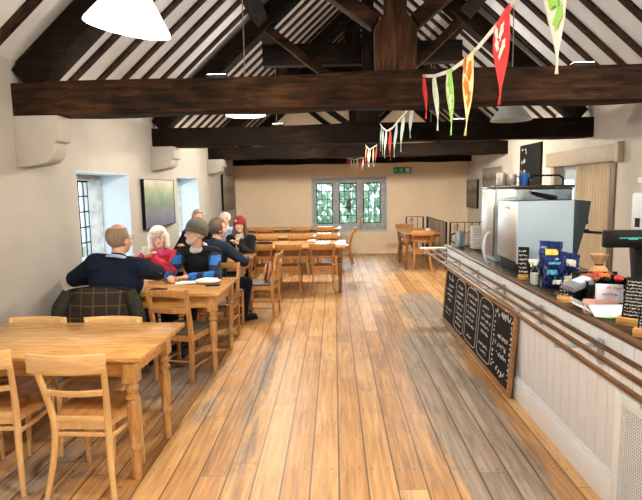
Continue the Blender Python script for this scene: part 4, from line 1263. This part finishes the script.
# second taller machine behind
o = thing('drinks_boiler', 'tall steel drinks boiler with dark top just behind coffee machine', 'boiler', (1.60, 5.28, CT))
m = MB(); m.bx(0.02, .78, .0, .42, 0, .735); m.build('body', M['steel_cool'], o, bevel=.01)
m = MB(); m.bx(.0, .79, -.01, .44, .735, .765); m.build('top', M['top'], o, bevel=.004)
m = MB(); m.bx(-.004, .022, .01, .41, .05, .73); m.build('front_panel', M['steel'], o, bevel=.004)
m = MB(); m.tube([(.70, .05, .765), (.70, .05, .83), (.66, .05, .86), (.40, .05, .86), (.36, .05, .83), (.36, .05, .765)], .010, 8); m.build('cup_rail', M['black'], o)
o = thing('plastic_tub', 'clear plastic tub with scoop on top of coffee machine', 'tub', (1.63, 4.66, CT + .625 + .006))
m = MB()
for a in ((.10, .46, .0, .008, 0, .10), (.10, .46, .36, .368, 0, .10), (.10, .108, .008, .36, 0, .10), (.452, .46, .008, .36, 0, .10), (.108, .452, .008, .36, 0, .006)): m.bx(*a)
m.build('walls', M['clear'], o, smooth=0)
m = MB(); m.bx(.09, .47, -.006, .0, .095, .105); m.bx(.09, .47, .368, .374, .095, .105); m.build('rim', M['black'], o, smooth=0)
m = MB(); m.tube([(.12, .1, .075), (.20, .1, .05), (.40, .2, .012)], [.012, .02, .03], 8); m.build('scoop', M['black'], o)
# white hose / jug loop and steel jug
o = thing('steam_hose', 'white curved hose hanging at the steel boiler front', 'hose', (1.575, 5.20, CT + .01))
m = MB(); pts = [Vector((-.03 + .05 * math.cos(a) , -.04, .16 + .15 * math.sin(a))) for a in [PI * .45 + PI * 1.15 * q / 14 for q in range(15)]]
m.tube(pts, .012, 8); m.build('tube', M['white'], o)
o.location = (1.56, 5.22, CT - .002)
# cups on top
ZT = CT + .766
def cup(label, x, y, r, h, mat, handle=True):
    o = thing('cup', label, 'cup', (x, y, ZT), random.uniform(-.5, .5), 'cups on top of the boiler')
    m = MB(); m.lathe([(r * .9, 0), (r, .01), (r * 1.02, h), (r * .93, h), (r * .9, .02), (0, .015)], seg=18); m.build('body', mat, o)
    if handle:
        m = MB(); m.tube([(r * .9, 0, h * .8), (r * 1.5, 0, h * .75), (r * 1.5, 0, h * .35), (r * .9, 0, h * .25)], .007, 6); m.build('handle', mat, o)
    return o
cup('tall steel milk jug on the boiler, leftmost beside two cups', 1.695, 5.38, .045, .13, M['steel'])
cup('short wide steel milk jug on the boiler beside blue cup', 1.795, 5.40, .062, .115, M['steel'])
cup('bright blue cup on top of the boiler', 1.935, 5.40, .048, .125, M['blue_cup'])
# plate stack, jug, far appliances
o = thing('plate_stack', 'tall stack of white plates at far end of the counter', 'plates', (1.79, 6.38, CT), 0)
m = MB(); prof = []
for k in range(14): prof += [(.10, k * .02), (.135, k * .02 + .013), (.135, k * .02 + .017)]
m.lathe(prof, seg=24); m.build('plates', M['ceramic'], o, smooth=30)
o = thing('glass_dome', 'clear stacked glass containers beside the plates on counter', 'container', (1.70, 6.64, CT))
m = MB(); m.lathe([(.10, 0), (.11, .01), (.11, .16), (.10, .17), (.02, .19)], seg=20); m.build('bowl', M['clear'], o)
m = MB(); m.lathe([(.02, .19), (.025, .20), (.015, .22)], seg=12); m.build('knob', M['steel'], o)
o = thing('milk_jug', 'steel jug with dark handle at far end of the counter', 'jug', (1.60, 6.72, CT))
m = MB(); m.lathe([(.07, 0), (.075, .01), (.07, .14), (.06, .18), (.066, .2), (.055, .19), (.05, .02), (0, .02)], seg=20); m.build('body', M['steel_cool'], o)
m = MB(); m.tube([(-.06, -.03, .17), (-.12, -.06, .15), (-.12, -.06, .07), (-.06, -.03, .04)], .010, 6); m.build('handle', M['black'], o)

def price_sign(name, label, x, y, w, h, rz_, nl, blockw=None, lean_=.22):
    o = thing(name, label, 'sign', (x, y, CT), rz_, 'black chalk signs in wooden blocks on the counter')
    bw = blockw or w
    m = MB(); m.bx(-bw / 2, bw / 2, -.035, .035, 0, .04); m.build('block', M['signwood'], o, bevel=.003)
    m = MB(); m.box((0, math.sin(lean_) * h / 2, .03 + math.cos(lean_) * h / 2), (w, .006, h), Euler((-lean_, 0, 0))); c = m.build('card', M['slate'], o, bevel=.001)
    m = MB(); rnd = random.Random(int(w * 1000) + nl)
    P0 = Vector((-w / 2, -.0035 * math.cos(lean_), .035)); ay = Vector((0, math.sin(lean_), math.cos(lean_))); an = Vector((0, -math.cos(lean_), math.sin(lean_)))
    for k in range(nl):
        zz = h * (.93 - .86 * (k + 1) / nl); hh = h * .86 / nl * .55
        squig(m, P0, (1, 0, 0), ay, an, w * .08, w * rnd.uniform(.7, .95), zz, hh, rnd, max(.0025, hh * .25), .0008)
    m.build('lettering', M['chalk'], o, smooth=0)
    return o
price_sign('counter_sign', 'narrow black chalk sign in wooden block next to spray bottle', 1.545, 4.27, .085, .235, -.35, 6, .08, .12)
price_sign('counter_sign', 'small black sign in wooden block before the card reader', 1.515, 3.42, .075, .085, -.5, 3, .09, .3)
price_sign('counter_sign', 'large black price sign in long wooden block at right edge', 1.62, 2.80, .135, .235, -.75, 11, .17, .32)
price_sign('counter_sign', 'lowest black sign at right edge, cut off by the frame', 1.575, 2.58, .12, .12, -.7, 6, .15, .35)
# spray bottle
o = thing('spray_bottle', 'clear spray bottle with white nozzle by the blue bags', 'bottle', (1.545, 4.02, CT))
m = MB(); m.lathe([(.033, 0), (.036, .01), (.036, .09), (.03, .12), (.014, .14), (.014, .155)], seg=16); m.build('body', M['clear'], o)
m = MB(); m.lathe([(.016, .15), (.016, .175), (.01, .18)], seg=12); m.bx(-.05, .02, -.01, .01, .178, .20); m.bx(-.035, -.025, -.006, .006, .14, .18); m.build('nozzle', M['f_white'], o)
m = MB(); m.lathe([(.03, .004), (.033, .01), (.033, .09), (.0, .091)], seg=14); m.build('liquid', M['f_white'], o)
o = thing('hand_gel', 'second small clear bottle beside the spray bottle', 'bottle', (1.60, 3.95, CT))
m = MB(); m.lathe([(.025, 0), (.027, .01), (.027, .08), (.012, .10), (.012, .115)], seg=16); m.build('body', M['clear'], o)
# blue snack bags
def bag(label, x, y, z, w, h, rot, seed, top_='bagyellow'):
    rnd = random.Random(seed)
    o = thing('snack_bag', label, 'bag', (x, y, CT + z), 0, 'blue foil snack bags on the counter')
    o.rotation_euler = rot; o.scale = (1.15, 1.2, 1.1)
    m = MB()
    def f(u, v, s=1):
        px = (u * 2 - 1); k = math.sin(PI * min(1, max(0, v))) ** .5 if 0 < v < 1 else 0
        b = .045 * max(0, 1 - px * px) ** .5 * k
        j = .02 * math.sin(u * 23 + seed) * math.sin(v * 17 + seed * 2)
        return (px * w / 2 * (1 - .10 * math.sin(v * PI)), s * (b + j * k) , v * h)
    m.grid(lambda u, v: f(u, v, 1), 14, 12); m.grid(lambda u, v: f(u, v, -1), 14, 12)
    bmesh.ops.remove_doubles(m.bm, verts=m.bm.verts, dist=.0015)
    m.build('foil', M['bagblue'], o, smooth=40)
    m = MB(); m.grid(lambda u, v: Vector(f(.15 + .5 * u, .55 + .22 * v, -1)) + Vector((0, -.004, 0)), 6, 4); m.build('print', M[top_], o, solid=.002, smooth=180)
    m = MB(); m.grid(lambda u, v: Vector(f(.45 + .4 * u, .15 + .2 * v, -1)) + Vector((0, -.004, 0)), 6, 4); m.build('print', M['f_white'], o, solid=.002, smooth=180)
    return o
bag('blue foil snack bag with cyan print, front left of the pile', 1.63, 3.88, 0, .14, .16, (-.15, 0, -.3), 1, 'bagcyan')
bag('blue foil snack bag in the middle of the pile', 1.69, 4.0, 0, .16, .21, (-.1, 0, -.1), 2, 'bagcyan')
bag('blue foil snack bag standing highest, yellow print on top', 1.70, 4.13, .05, .17, .25, (-.1, .08, .1), 3)
bag('blue foil snack bag with white label at right of the pile', 1.80, 4.06, 0, .16, .22, (-.12, .2, .2), 4, 'f_white')
m = MB(); m.lathe([(.03, 0), (.033, .008), (.033, .08), (.026, .09), (.03, .092), (.03, .11), (.0, .112)], seg=16)
tag(m.build('cream_jar', M['jar'], loc=(1.68, 3.74, CT)), 'cream coloured jar in front of the blue bags', 'jar')
# crate of treats with card reader
o = thing('treat_box', 'low black display box full of wrapped treats on the counter', 'box', (1.80, 3.50, CT), -.1)
m = MB()
for a in ((-.15, .15, -.15, -.142, 0, .12), (-.15, .15, .142, .15, 0, .16), (-.15, -.142, -.142, .142, 0, .14), (.142, .15, -.142, .142, 0, .14), (-.142, .142, -.142, .142, 0, .008)): m.bx(*a)
m.build('case', M['black'], o, bevel=.002)
m = MB(); rnd = random.Random(8)
for k in range(5): m.ell((-.09 + rnd.uniform(-.02, .02) + k * .012, -.153, .04 + .013 * k), (.012, .003, .012), None, 8, 6)
m.build('red_print', M['berry'], o)
m = MB(); squig(m, (-.02, -.1515, .02), (1, 0, 0), (0, 0, 1), (0, -1, 0), .02, .15, .05, .03, rnd, .005); squig(m, (-.02, -.1515, .02), (1, 0, 0), (0, 0, 1), (0, -1, 0), .02, .14, .01, .02, rnd, .004); m.build('lettering', M['chalk'], o, smooth=0)
for k in range(9):
    x = 1.72 + (k % 3) * .085 + rnd.uniform(-.015, .015); y = 3.45 + (k // 3) * .075
    m = MB(); vs = m.ell((0, 0, 0), (.038, .026, .022), None, 12, 8)
    for v in vs: v.co *= rnd.uniform(.9, 1.12)
    p = m.build('wrapped_treat', M[('cello', 'black', 'berry', 'cello', 'f_orange', 'black', 'cello', 'berry', 'cello')[k]], smooth=25, loc=(x, y, CT + .13 + rnd.uniform(0, .02)))
    p.rotation_euler = (0, 0, rnd.uniform(0, 3))
    tag(p, f'wrapped treat in the black display box, {ordn[k % 3]} from left in its {("front", "middle", "back")[k // 3]} row', 'treat', 'wrapped treats in the display box')
o = thing('card_reader', 'grey card reader with lit screen lying before the display box', 'card reader', (1.61, 3.44, CT + .112), .5)
o.rotation_euler = (.12, -.2, .45); o.scale = (1.15, 1.15, 1.15)
m = MB(); m.bx(-.09, .09, -.045, .045, -.015, .02); m.build('body', plain('reader_grey', (.20, .22, .26), .5), o, bevel=.008)
m = MB(); m.bx(-.02, .075, -.032, .032, .0195, .0215); m.build('screen', M['screen_blue'], o, smooth=0)
m = MB(); m.lathe([(.018, -.09), (.02, -.065), (.02, -.015)], seg=10); m.bx(-.06, .06, -.04, .04, -.095, -.080); m.build('stand', M['black'], o)
# brown paper bag
o = thing('paper_bag', 'brown paper bag with twisted top behind the treats', 'bag', (1.92, 3.80, CT))
m = MB(); N = 16; prof = [(.06, 0), (.075, .05), (.075, .12), (.05, .16), (.022, .185), (.05, .235), (.06, .26)]
rnd = random.Random(4); rings = [[m.bm.verts.new(Vector((r * math.cos(2 * PI * k / N) * rnd.uniform(.85, 1.1), r * math.sin(2 * PI * k / N) * rnd.uniform(.85, 1.1), z))) for k in range(N)] for r, z in prof]
for A_, B_ in zip(rings, rings[1:]):
    for k in range(N): m.bm.faces.new((A_[k], A_[(k + 1) % N], B_[(k + 1) % N], B_[k]))
m.bm.faces.new(rings[0][::-1]); m.build('bag', M['brownpaper'], o, smooth=20, solid=.002)
m = MB(); m.tube([Vector((.025 * math.cos(a), .025 * math.sin(a), .185)) for a in [2 * PI * q / 14 for q in range(15)]], .006, 6); m.build('tie', M['black'], o)
# leaflet box
o = thing('leaflet_box', 'open pale box of leaflets with pink inside near the large price sign', 'box', (1.605, 3.12, CT), -.35)
m = MB(); m.bx(-.10, .10, -.08, .08, 0, .008); m.bx(-.10, -.094, -.08, .08, .008, .05); m.bx(-.094, .10, .074, .08, .008, .06); m.build('tray', M['pink'], o, smooth=0)
m = MB(); m.box((-.11, -.02, .04), (.13, .18, .005), Euler((0, .45, 0))); m.build('flap', M['leaflet'], o, smooth=0)
m = MB(); m.box((.03, -.09, .030), (.20, .16, .005), Euler((.25, 0, .15))); m.build('flap', M['leaflet'], o, smooth=0)
o = thing('leaflet_holder', 'upright pale leaflet with red print behind the open box', 'leaflet', (1.70, 3.22, CT), -.35)
m = MB(); m.box((0, .02, .075), (.15, .05, .14), Euler((-.25, 0, 0))); m.build('leaflets', M['leaflet'], o, bevel=.003)
m = MB(); rnd = random.Random(12); P0 = Vector((-.07, -.024, .02)); ayy = Vector((0, .247, .969)); ann = Vector((0, -.969, .247))
for k in range(3): squig(m, P0 + ayy * .0 + ann * .006, (1, 0, 0), ayy, ann, .01 + .02 * k, .10 + .015 * k, .02 + .04 * k, .02, rnd, .004)
m.build('red_print', M['berry'], o, smooth=0)
crumple('green_packet', 'flat green packet under the open leaflet box', 'packet', (1.575, 2.98, CT), .075, .035, .008, M['f_green'], 6)
# till
o = thing('cash_till', 'black till with a green-lit customer display pole at right', 'till', (1.78, 3.02, CT), 0)
m = MB(); m.bx(-.08, .26, -.10, .22, 0, .04); m.build('base', M['black'], o, bevel=.006)
m = MB(); m.bx(-.02, .05, .02, .09, .04, .43); m.build('pole', M['black'], o, bevel=.004)
m = MB(); m.box((.11, .02, .25), (.30, .07, .34), Euler((-.25, 0, -.12))); m.build('monitor', M['black'], o, bevel=.01)
m = MB(); m.box((-.05, -.02, .455), (.38, .05, .10), Euler((0, 0, -.08))); d = m.build('display', M['black'], o, bevel=.008)
m = MB(); m.box((-.095, -.052, .462), (.15, .003, .005), Euler((0, 0, -.08))); m.box((-.095, -.052, .458), (.05, .003, .010), Euler((0, 0, -.08))); m.build('display_text', M['screen_green'], d, smooth=0)

# ------------------------------------------------------------------ railing round the stairwell
def railing(label, pts, posts, scroll=True):
    o = thing('iron_railing', label, 'railing', pts[0])
    P = [Vector(p) - Vector(pts[0]) for p in pts]
    m = MB()
    for a, b in zip(P, P[1:]): m.bar(a + Vector((0, 0, 1.0)), b + Vector((0, 0, 1.0)), .045, .012); m.bar(a + Vector((0, 0, .1)), b + Vector((0, 0, .1)), .03, .01)
    m.build('handrail', M['iron'], o, smooth=0)
    for a, b in zip(P, P[1:]):
        n = max(1, int((b - a).length / .13))
        for k in range(n + 1):
            p = a.lerp(b, k / n); big = k in (0, n)
            m = MB(); m.bx(p.x - (.016 if big else .007), p.x + (.016 if big else .007), p.y - (.016 if big else .007), p.y + (.016 if big else .007), 0 if big else .1, 1.0); m.build('baluster', M['iron'], o, smooth=0)
    m = MB(); q = P[-1]
    for k, p in enumerate(P[:-1]):
        dd = (P[k + 1] - p).normalized(); c = p + dd * .12 + Vector((0, 0, .90))
        m.tube([c + dd * (.06 * math.cos(a) * (1 - a / 12)) + Vector((0, 0, .06 * math.sin(a) * (1 - a / 12))) for a in [q_ * .5 for q_ in range(18)]], .007, 6)
    m.build('scroll', M['iron'], o)
railing('black iron railing with scrolls running along the stairwell toward us', [(2.30, 13.0, 0), (2.32, 10.85, 0)], 1)
railing('black iron railing across the near end of stairwell, behind the counter', [(2.40, 10.85, 0), (3.42, 10.75, 0)], 1)
railing('black iron railing at the far end behind the small table', [(1.80, 13.1, 0), (2.22, 13.1, 0)], 1)

# ------------------------------------------------------------------ bunting
def leafshape(mb, c, ax, ay, an, L, W):
    c, ax, ay, an = Vector(c), Vector(ax), Vector(ay), Vector(an)
    pol = []
    n = 18
    for k in range(n):
        a = 2 * PI * k / n; w = 1 + .22 * math.cos(5 * a)
        pol.append((W * math.cos(a) * w, L * math.sin(a) * w))
    mb.prism(pol, c, ax, ay, an, .0015)
def bunting(label, string, flags):
    """string: world points; flags: (t along string, width, drop, material, motif)"""
    o = thing('bunting', label, 'bunting', string[0], 0, 'strings of pennant bunting under the roof')
    B0 = Vector(string[0]); S_ = [Vector(p) - B0 for p in string]
    m = MB(); m.tube(S_, [(.0015, .010)] * len(S_), 4, flat=(1, 0, 0)); m.build('tape', M['tape'], o, smooth=0)
    lens = [0]
    for a, b in zip(S_, S_[1:]): lens.append(lens[-1] + (b - a).length)
    def pt(t):
        t *= lens[-1]
        for k in range(len(S_) - 1):
            if t <= lens[k + 1]: return S_[k].lerp(S_[k + 1], (t - lens[k]) / (lens[k + 1] - lens[k]))
        return S_[-1]
    for (t, w, h, mat, motif) in flags:
        a = pt(max(0, t - w / 2 / lens[-1])); b = pt(min(1, t + w / 2 / lens[-1]))
        ax = (b - a).normalized(); nn = ax.cross(Vector((0, 0, 1))).normalized()
        sw = random.uniform(-.02, .02)
        m = MB()
        def f(u, v, off=0):
            p = a.lerp(b, u)
            tip = (a + b) / 2
            q = p.lerp(Vector((tip.x, tip.y, p.z)), v)
            q = q + nn * (sw * v + .012 * math.sin(v * 5 + u * 2) * (1 - .5 * v) + off)
            q.z = p.z * (1 - v) + tip.z * v - v * h
            return q
        m.grid(lambda u, v: f(u, v), 6, 12)
        bmesh.ops.remove_doubles(m.bm, verts=m.bm.verts, dist=.0004)
        fl = m.build('pennant', M[mat], o, solid=.0018, smooth=180)
        if motif:
            kind, mm = motif
            def on(u, v, side): return f(.5 + u / max(.15, 1 - v), v, side * .0025)
            for side in (-1, 1):
                spots = {'oak': [(-.12, .16, .09), (.12, .20, .09), (-.10, .30, .08), (.12, .36, .08), (0, .42, .06)],
                         'leaves': [(-.2, .10, .12), (.2, .2, .12), (-.05, .38, .12), (.05, .55, .10)],
                         'sprig': [(0, .15, .1), (-.06, .3, .09), (.06, .42, .09), (0, .55, .07)],
                         'scrawl': [(-.25, .1, .05), (.2, .18, .05), (-.1, .3, .05), (.12, .42, .05), (0, .6, .04), (0, .7, .04)]}[kind]
                for (u, v, r) in spots:
                    c = on(u, v, side); e = on(u + .02, v, side) - c; ex = e.normalized(); ey = Vector((0, 0, 1))
                    tilt_ = .5 if u < 0 else -.5
                    ex2 = ex * math.cos(tilt_) + ey * math.sin(tilt_); ey2 = -ex * math.sin(tilt_) + ey * math.cos(tilt_)
                    m = MB(); leafshape(m, c, ex2, ey2, nn * side, h * r * 1.0, h * r * .55)
                    m.build('printed_leaf', M[mm], fl, smooth=0)
    return o
s1 = [at(423, 76, 3.95), at(435, 76, 3.3), at(450, 71, 2.8), at(470, 57, 2.35), at(503, 18, 1.9), at(541, -38, 1.6), at(571, -76, 1.42), at(620, -120, 1.2)]
m0 = Vector((0, 0, 0)); 
L1 = [0]
for a, b in zip(s1, s1[1:]): L1.append(L1[-1] + (b - a).length)
def tf(k): return L1[k] / L1[-1]
bunting('nearest bunting string with red oak leaf pennant, tied to the front beam', s1,
        [(tf(0) + .04, .17, .30, 'f_red', None), (tf(1), .18, .33, 'f_mint', ('scrawl', 'f_white')), (tf(2), .19, .33, 'f_green', ('sprig', 'f_white')), (tf(3), .20, .34, 'f_yellow', ('leaves', 'f_orange')),
         (tf(4), .19, .30, 'f_red', ('oak', 'f_white')), ((tf(5) + tf(6)) / 2, .17, .34, 'f_white', ('leaves', 'f_green'))])
s2 = [at(416, 103, 4.4), at(406, 112, 4.8), at(398.5, 121, 5.2), at(392.5, 128, 5.6), at(387, 131, 6.0), at(383, 128, 6.5), at(380, 124, 7.2)]
bunting('second bunting string hanging between the first two beams', s2,
        [(.06, .16, .26, 'f_blue', None), (.2, .16, .33, 'f_mint', None), (.34, .16, .33, 'f_blue', None), (.5, .16, .33, 'f_red', None), (.62, .16, .32, 'f_white', None), (.78, .16, .34, 'f_mint', None), (.92, .16, .34, 'f_blue', None)])
s3 = [at(377, 145, 7.7), at(373, 147.5, 8.3), at(369.5, 149.5, 8.9), at(367, 147, 9.6), at(365.5, 145, 10.5)]
bunting('third bunting string hanging behind the second beam', s3,
        [(.04, .16, .3, 'f_red', None), (.22, .16, .3, 'f_yellow', None), (.4, .16, .3, 'f_mint', None), (.58, .16, .32, 'f_white', None), (.75, .16, .3, 'f_red', None), (.92, .16, .3, 'f_yellow', None)])
s4 = [at(364, 157.5, 11.0), at(359, 158.5, 11.6), at(354, 159.5, 12.2), at(350, 158.5, 12.8), at(346.5, 157.5, 13.4)]
bunting('farthest bunting string below the last beam before far wall', s4,
        [(.05, .18, .28, 'f_white', None), (.2, .18, .3, 'f_red', None), (.36, .18, .3, 'f_yellow', None), (.52, .18, .33, 'f_mint', None), (.68, .18, .3, 'f_white', None), (.84, .18, .3, 'f_red', None), (.96, .14, .3, 'f_red', None)])

# ------------------------------------------------------------------ light
w = bpy.data.worlds.new('overcast'); bpy.context.scene.world = w; w.use_nodes = True
nt = w.node_tree
bg = nt.nodes['Background']
tc = nt.nodes.new('ShaderNodeTexCoord')
sp = nt.nodes.new('ShaderNodeSeparateXYZ'); nt.links.new(tc.outputs['Generated'], sp.inputs[0])
nt.links.new(ramp(nt, mth(nt, 'ADD', mth(nt, 'MULTIPLY', sp.outputs['Z'], .5), .5), [(.45, (.70, .76, .80)), (.6, (.86, .93, 1.0)), (1, (.70, .84, 1.0))]), bg.inputs['Color'])
bg.inputs['Strength'].default_value = 1.7
def sky_light(name, loc, rot, sx, sy, e, col):
    ld = bpy.data.lights.new(name, 'AREA'); ld.shape = 'RECTANGLE'; ld.size = sx; ld.size_y = sy; ld.energy = e; ld.color = col
    o = bpy.data.objects.new(name, ld); C.objects.link(o); o.location = loc; o.rotation_euler = rot; return o
# daylight arriving at each opening
for n, (a, b, lo, hi) in enumerate(WL):
    sky_light('window_daylight', (XL - .72, (a + b) / 2, (lo + hi) / 2), (0, -PI / 2, 0), hi - lo, b - a, 15, (.76, .90, 1))
sky_light('window_daylight', (.4, YF + .55, 1.35), (-PI / 2, 0, 0), 2.0, 1.3, 50, (.85, .95, 1))
sky_light('door_daylight', (XR + .5, 7.6, 1.1), (0, PI / 2, 0), 1.9, 1.5, 60, (.92, .97, 1))
sc = bpy.context.scene
sc.view_settings.view_transform = 'Standard'
sc.view_settings.look = 'None'
sc.view_settings.gamma = 1
sc.view_settings.use_curve_mapping = False
sc.view_settings.exposure = 0.82
sc.cycles.use_denoising = True
sc.cycles.max_bounces = 8
sc.cycles.diffuse_bounces = 5
sc.cycles.transparent_max_bounces = 16
sc.cycles.caustics_reflective = False
sc.cycles.caustics_refractive = False
sc.cycles.sample_clamp_indirect = 6
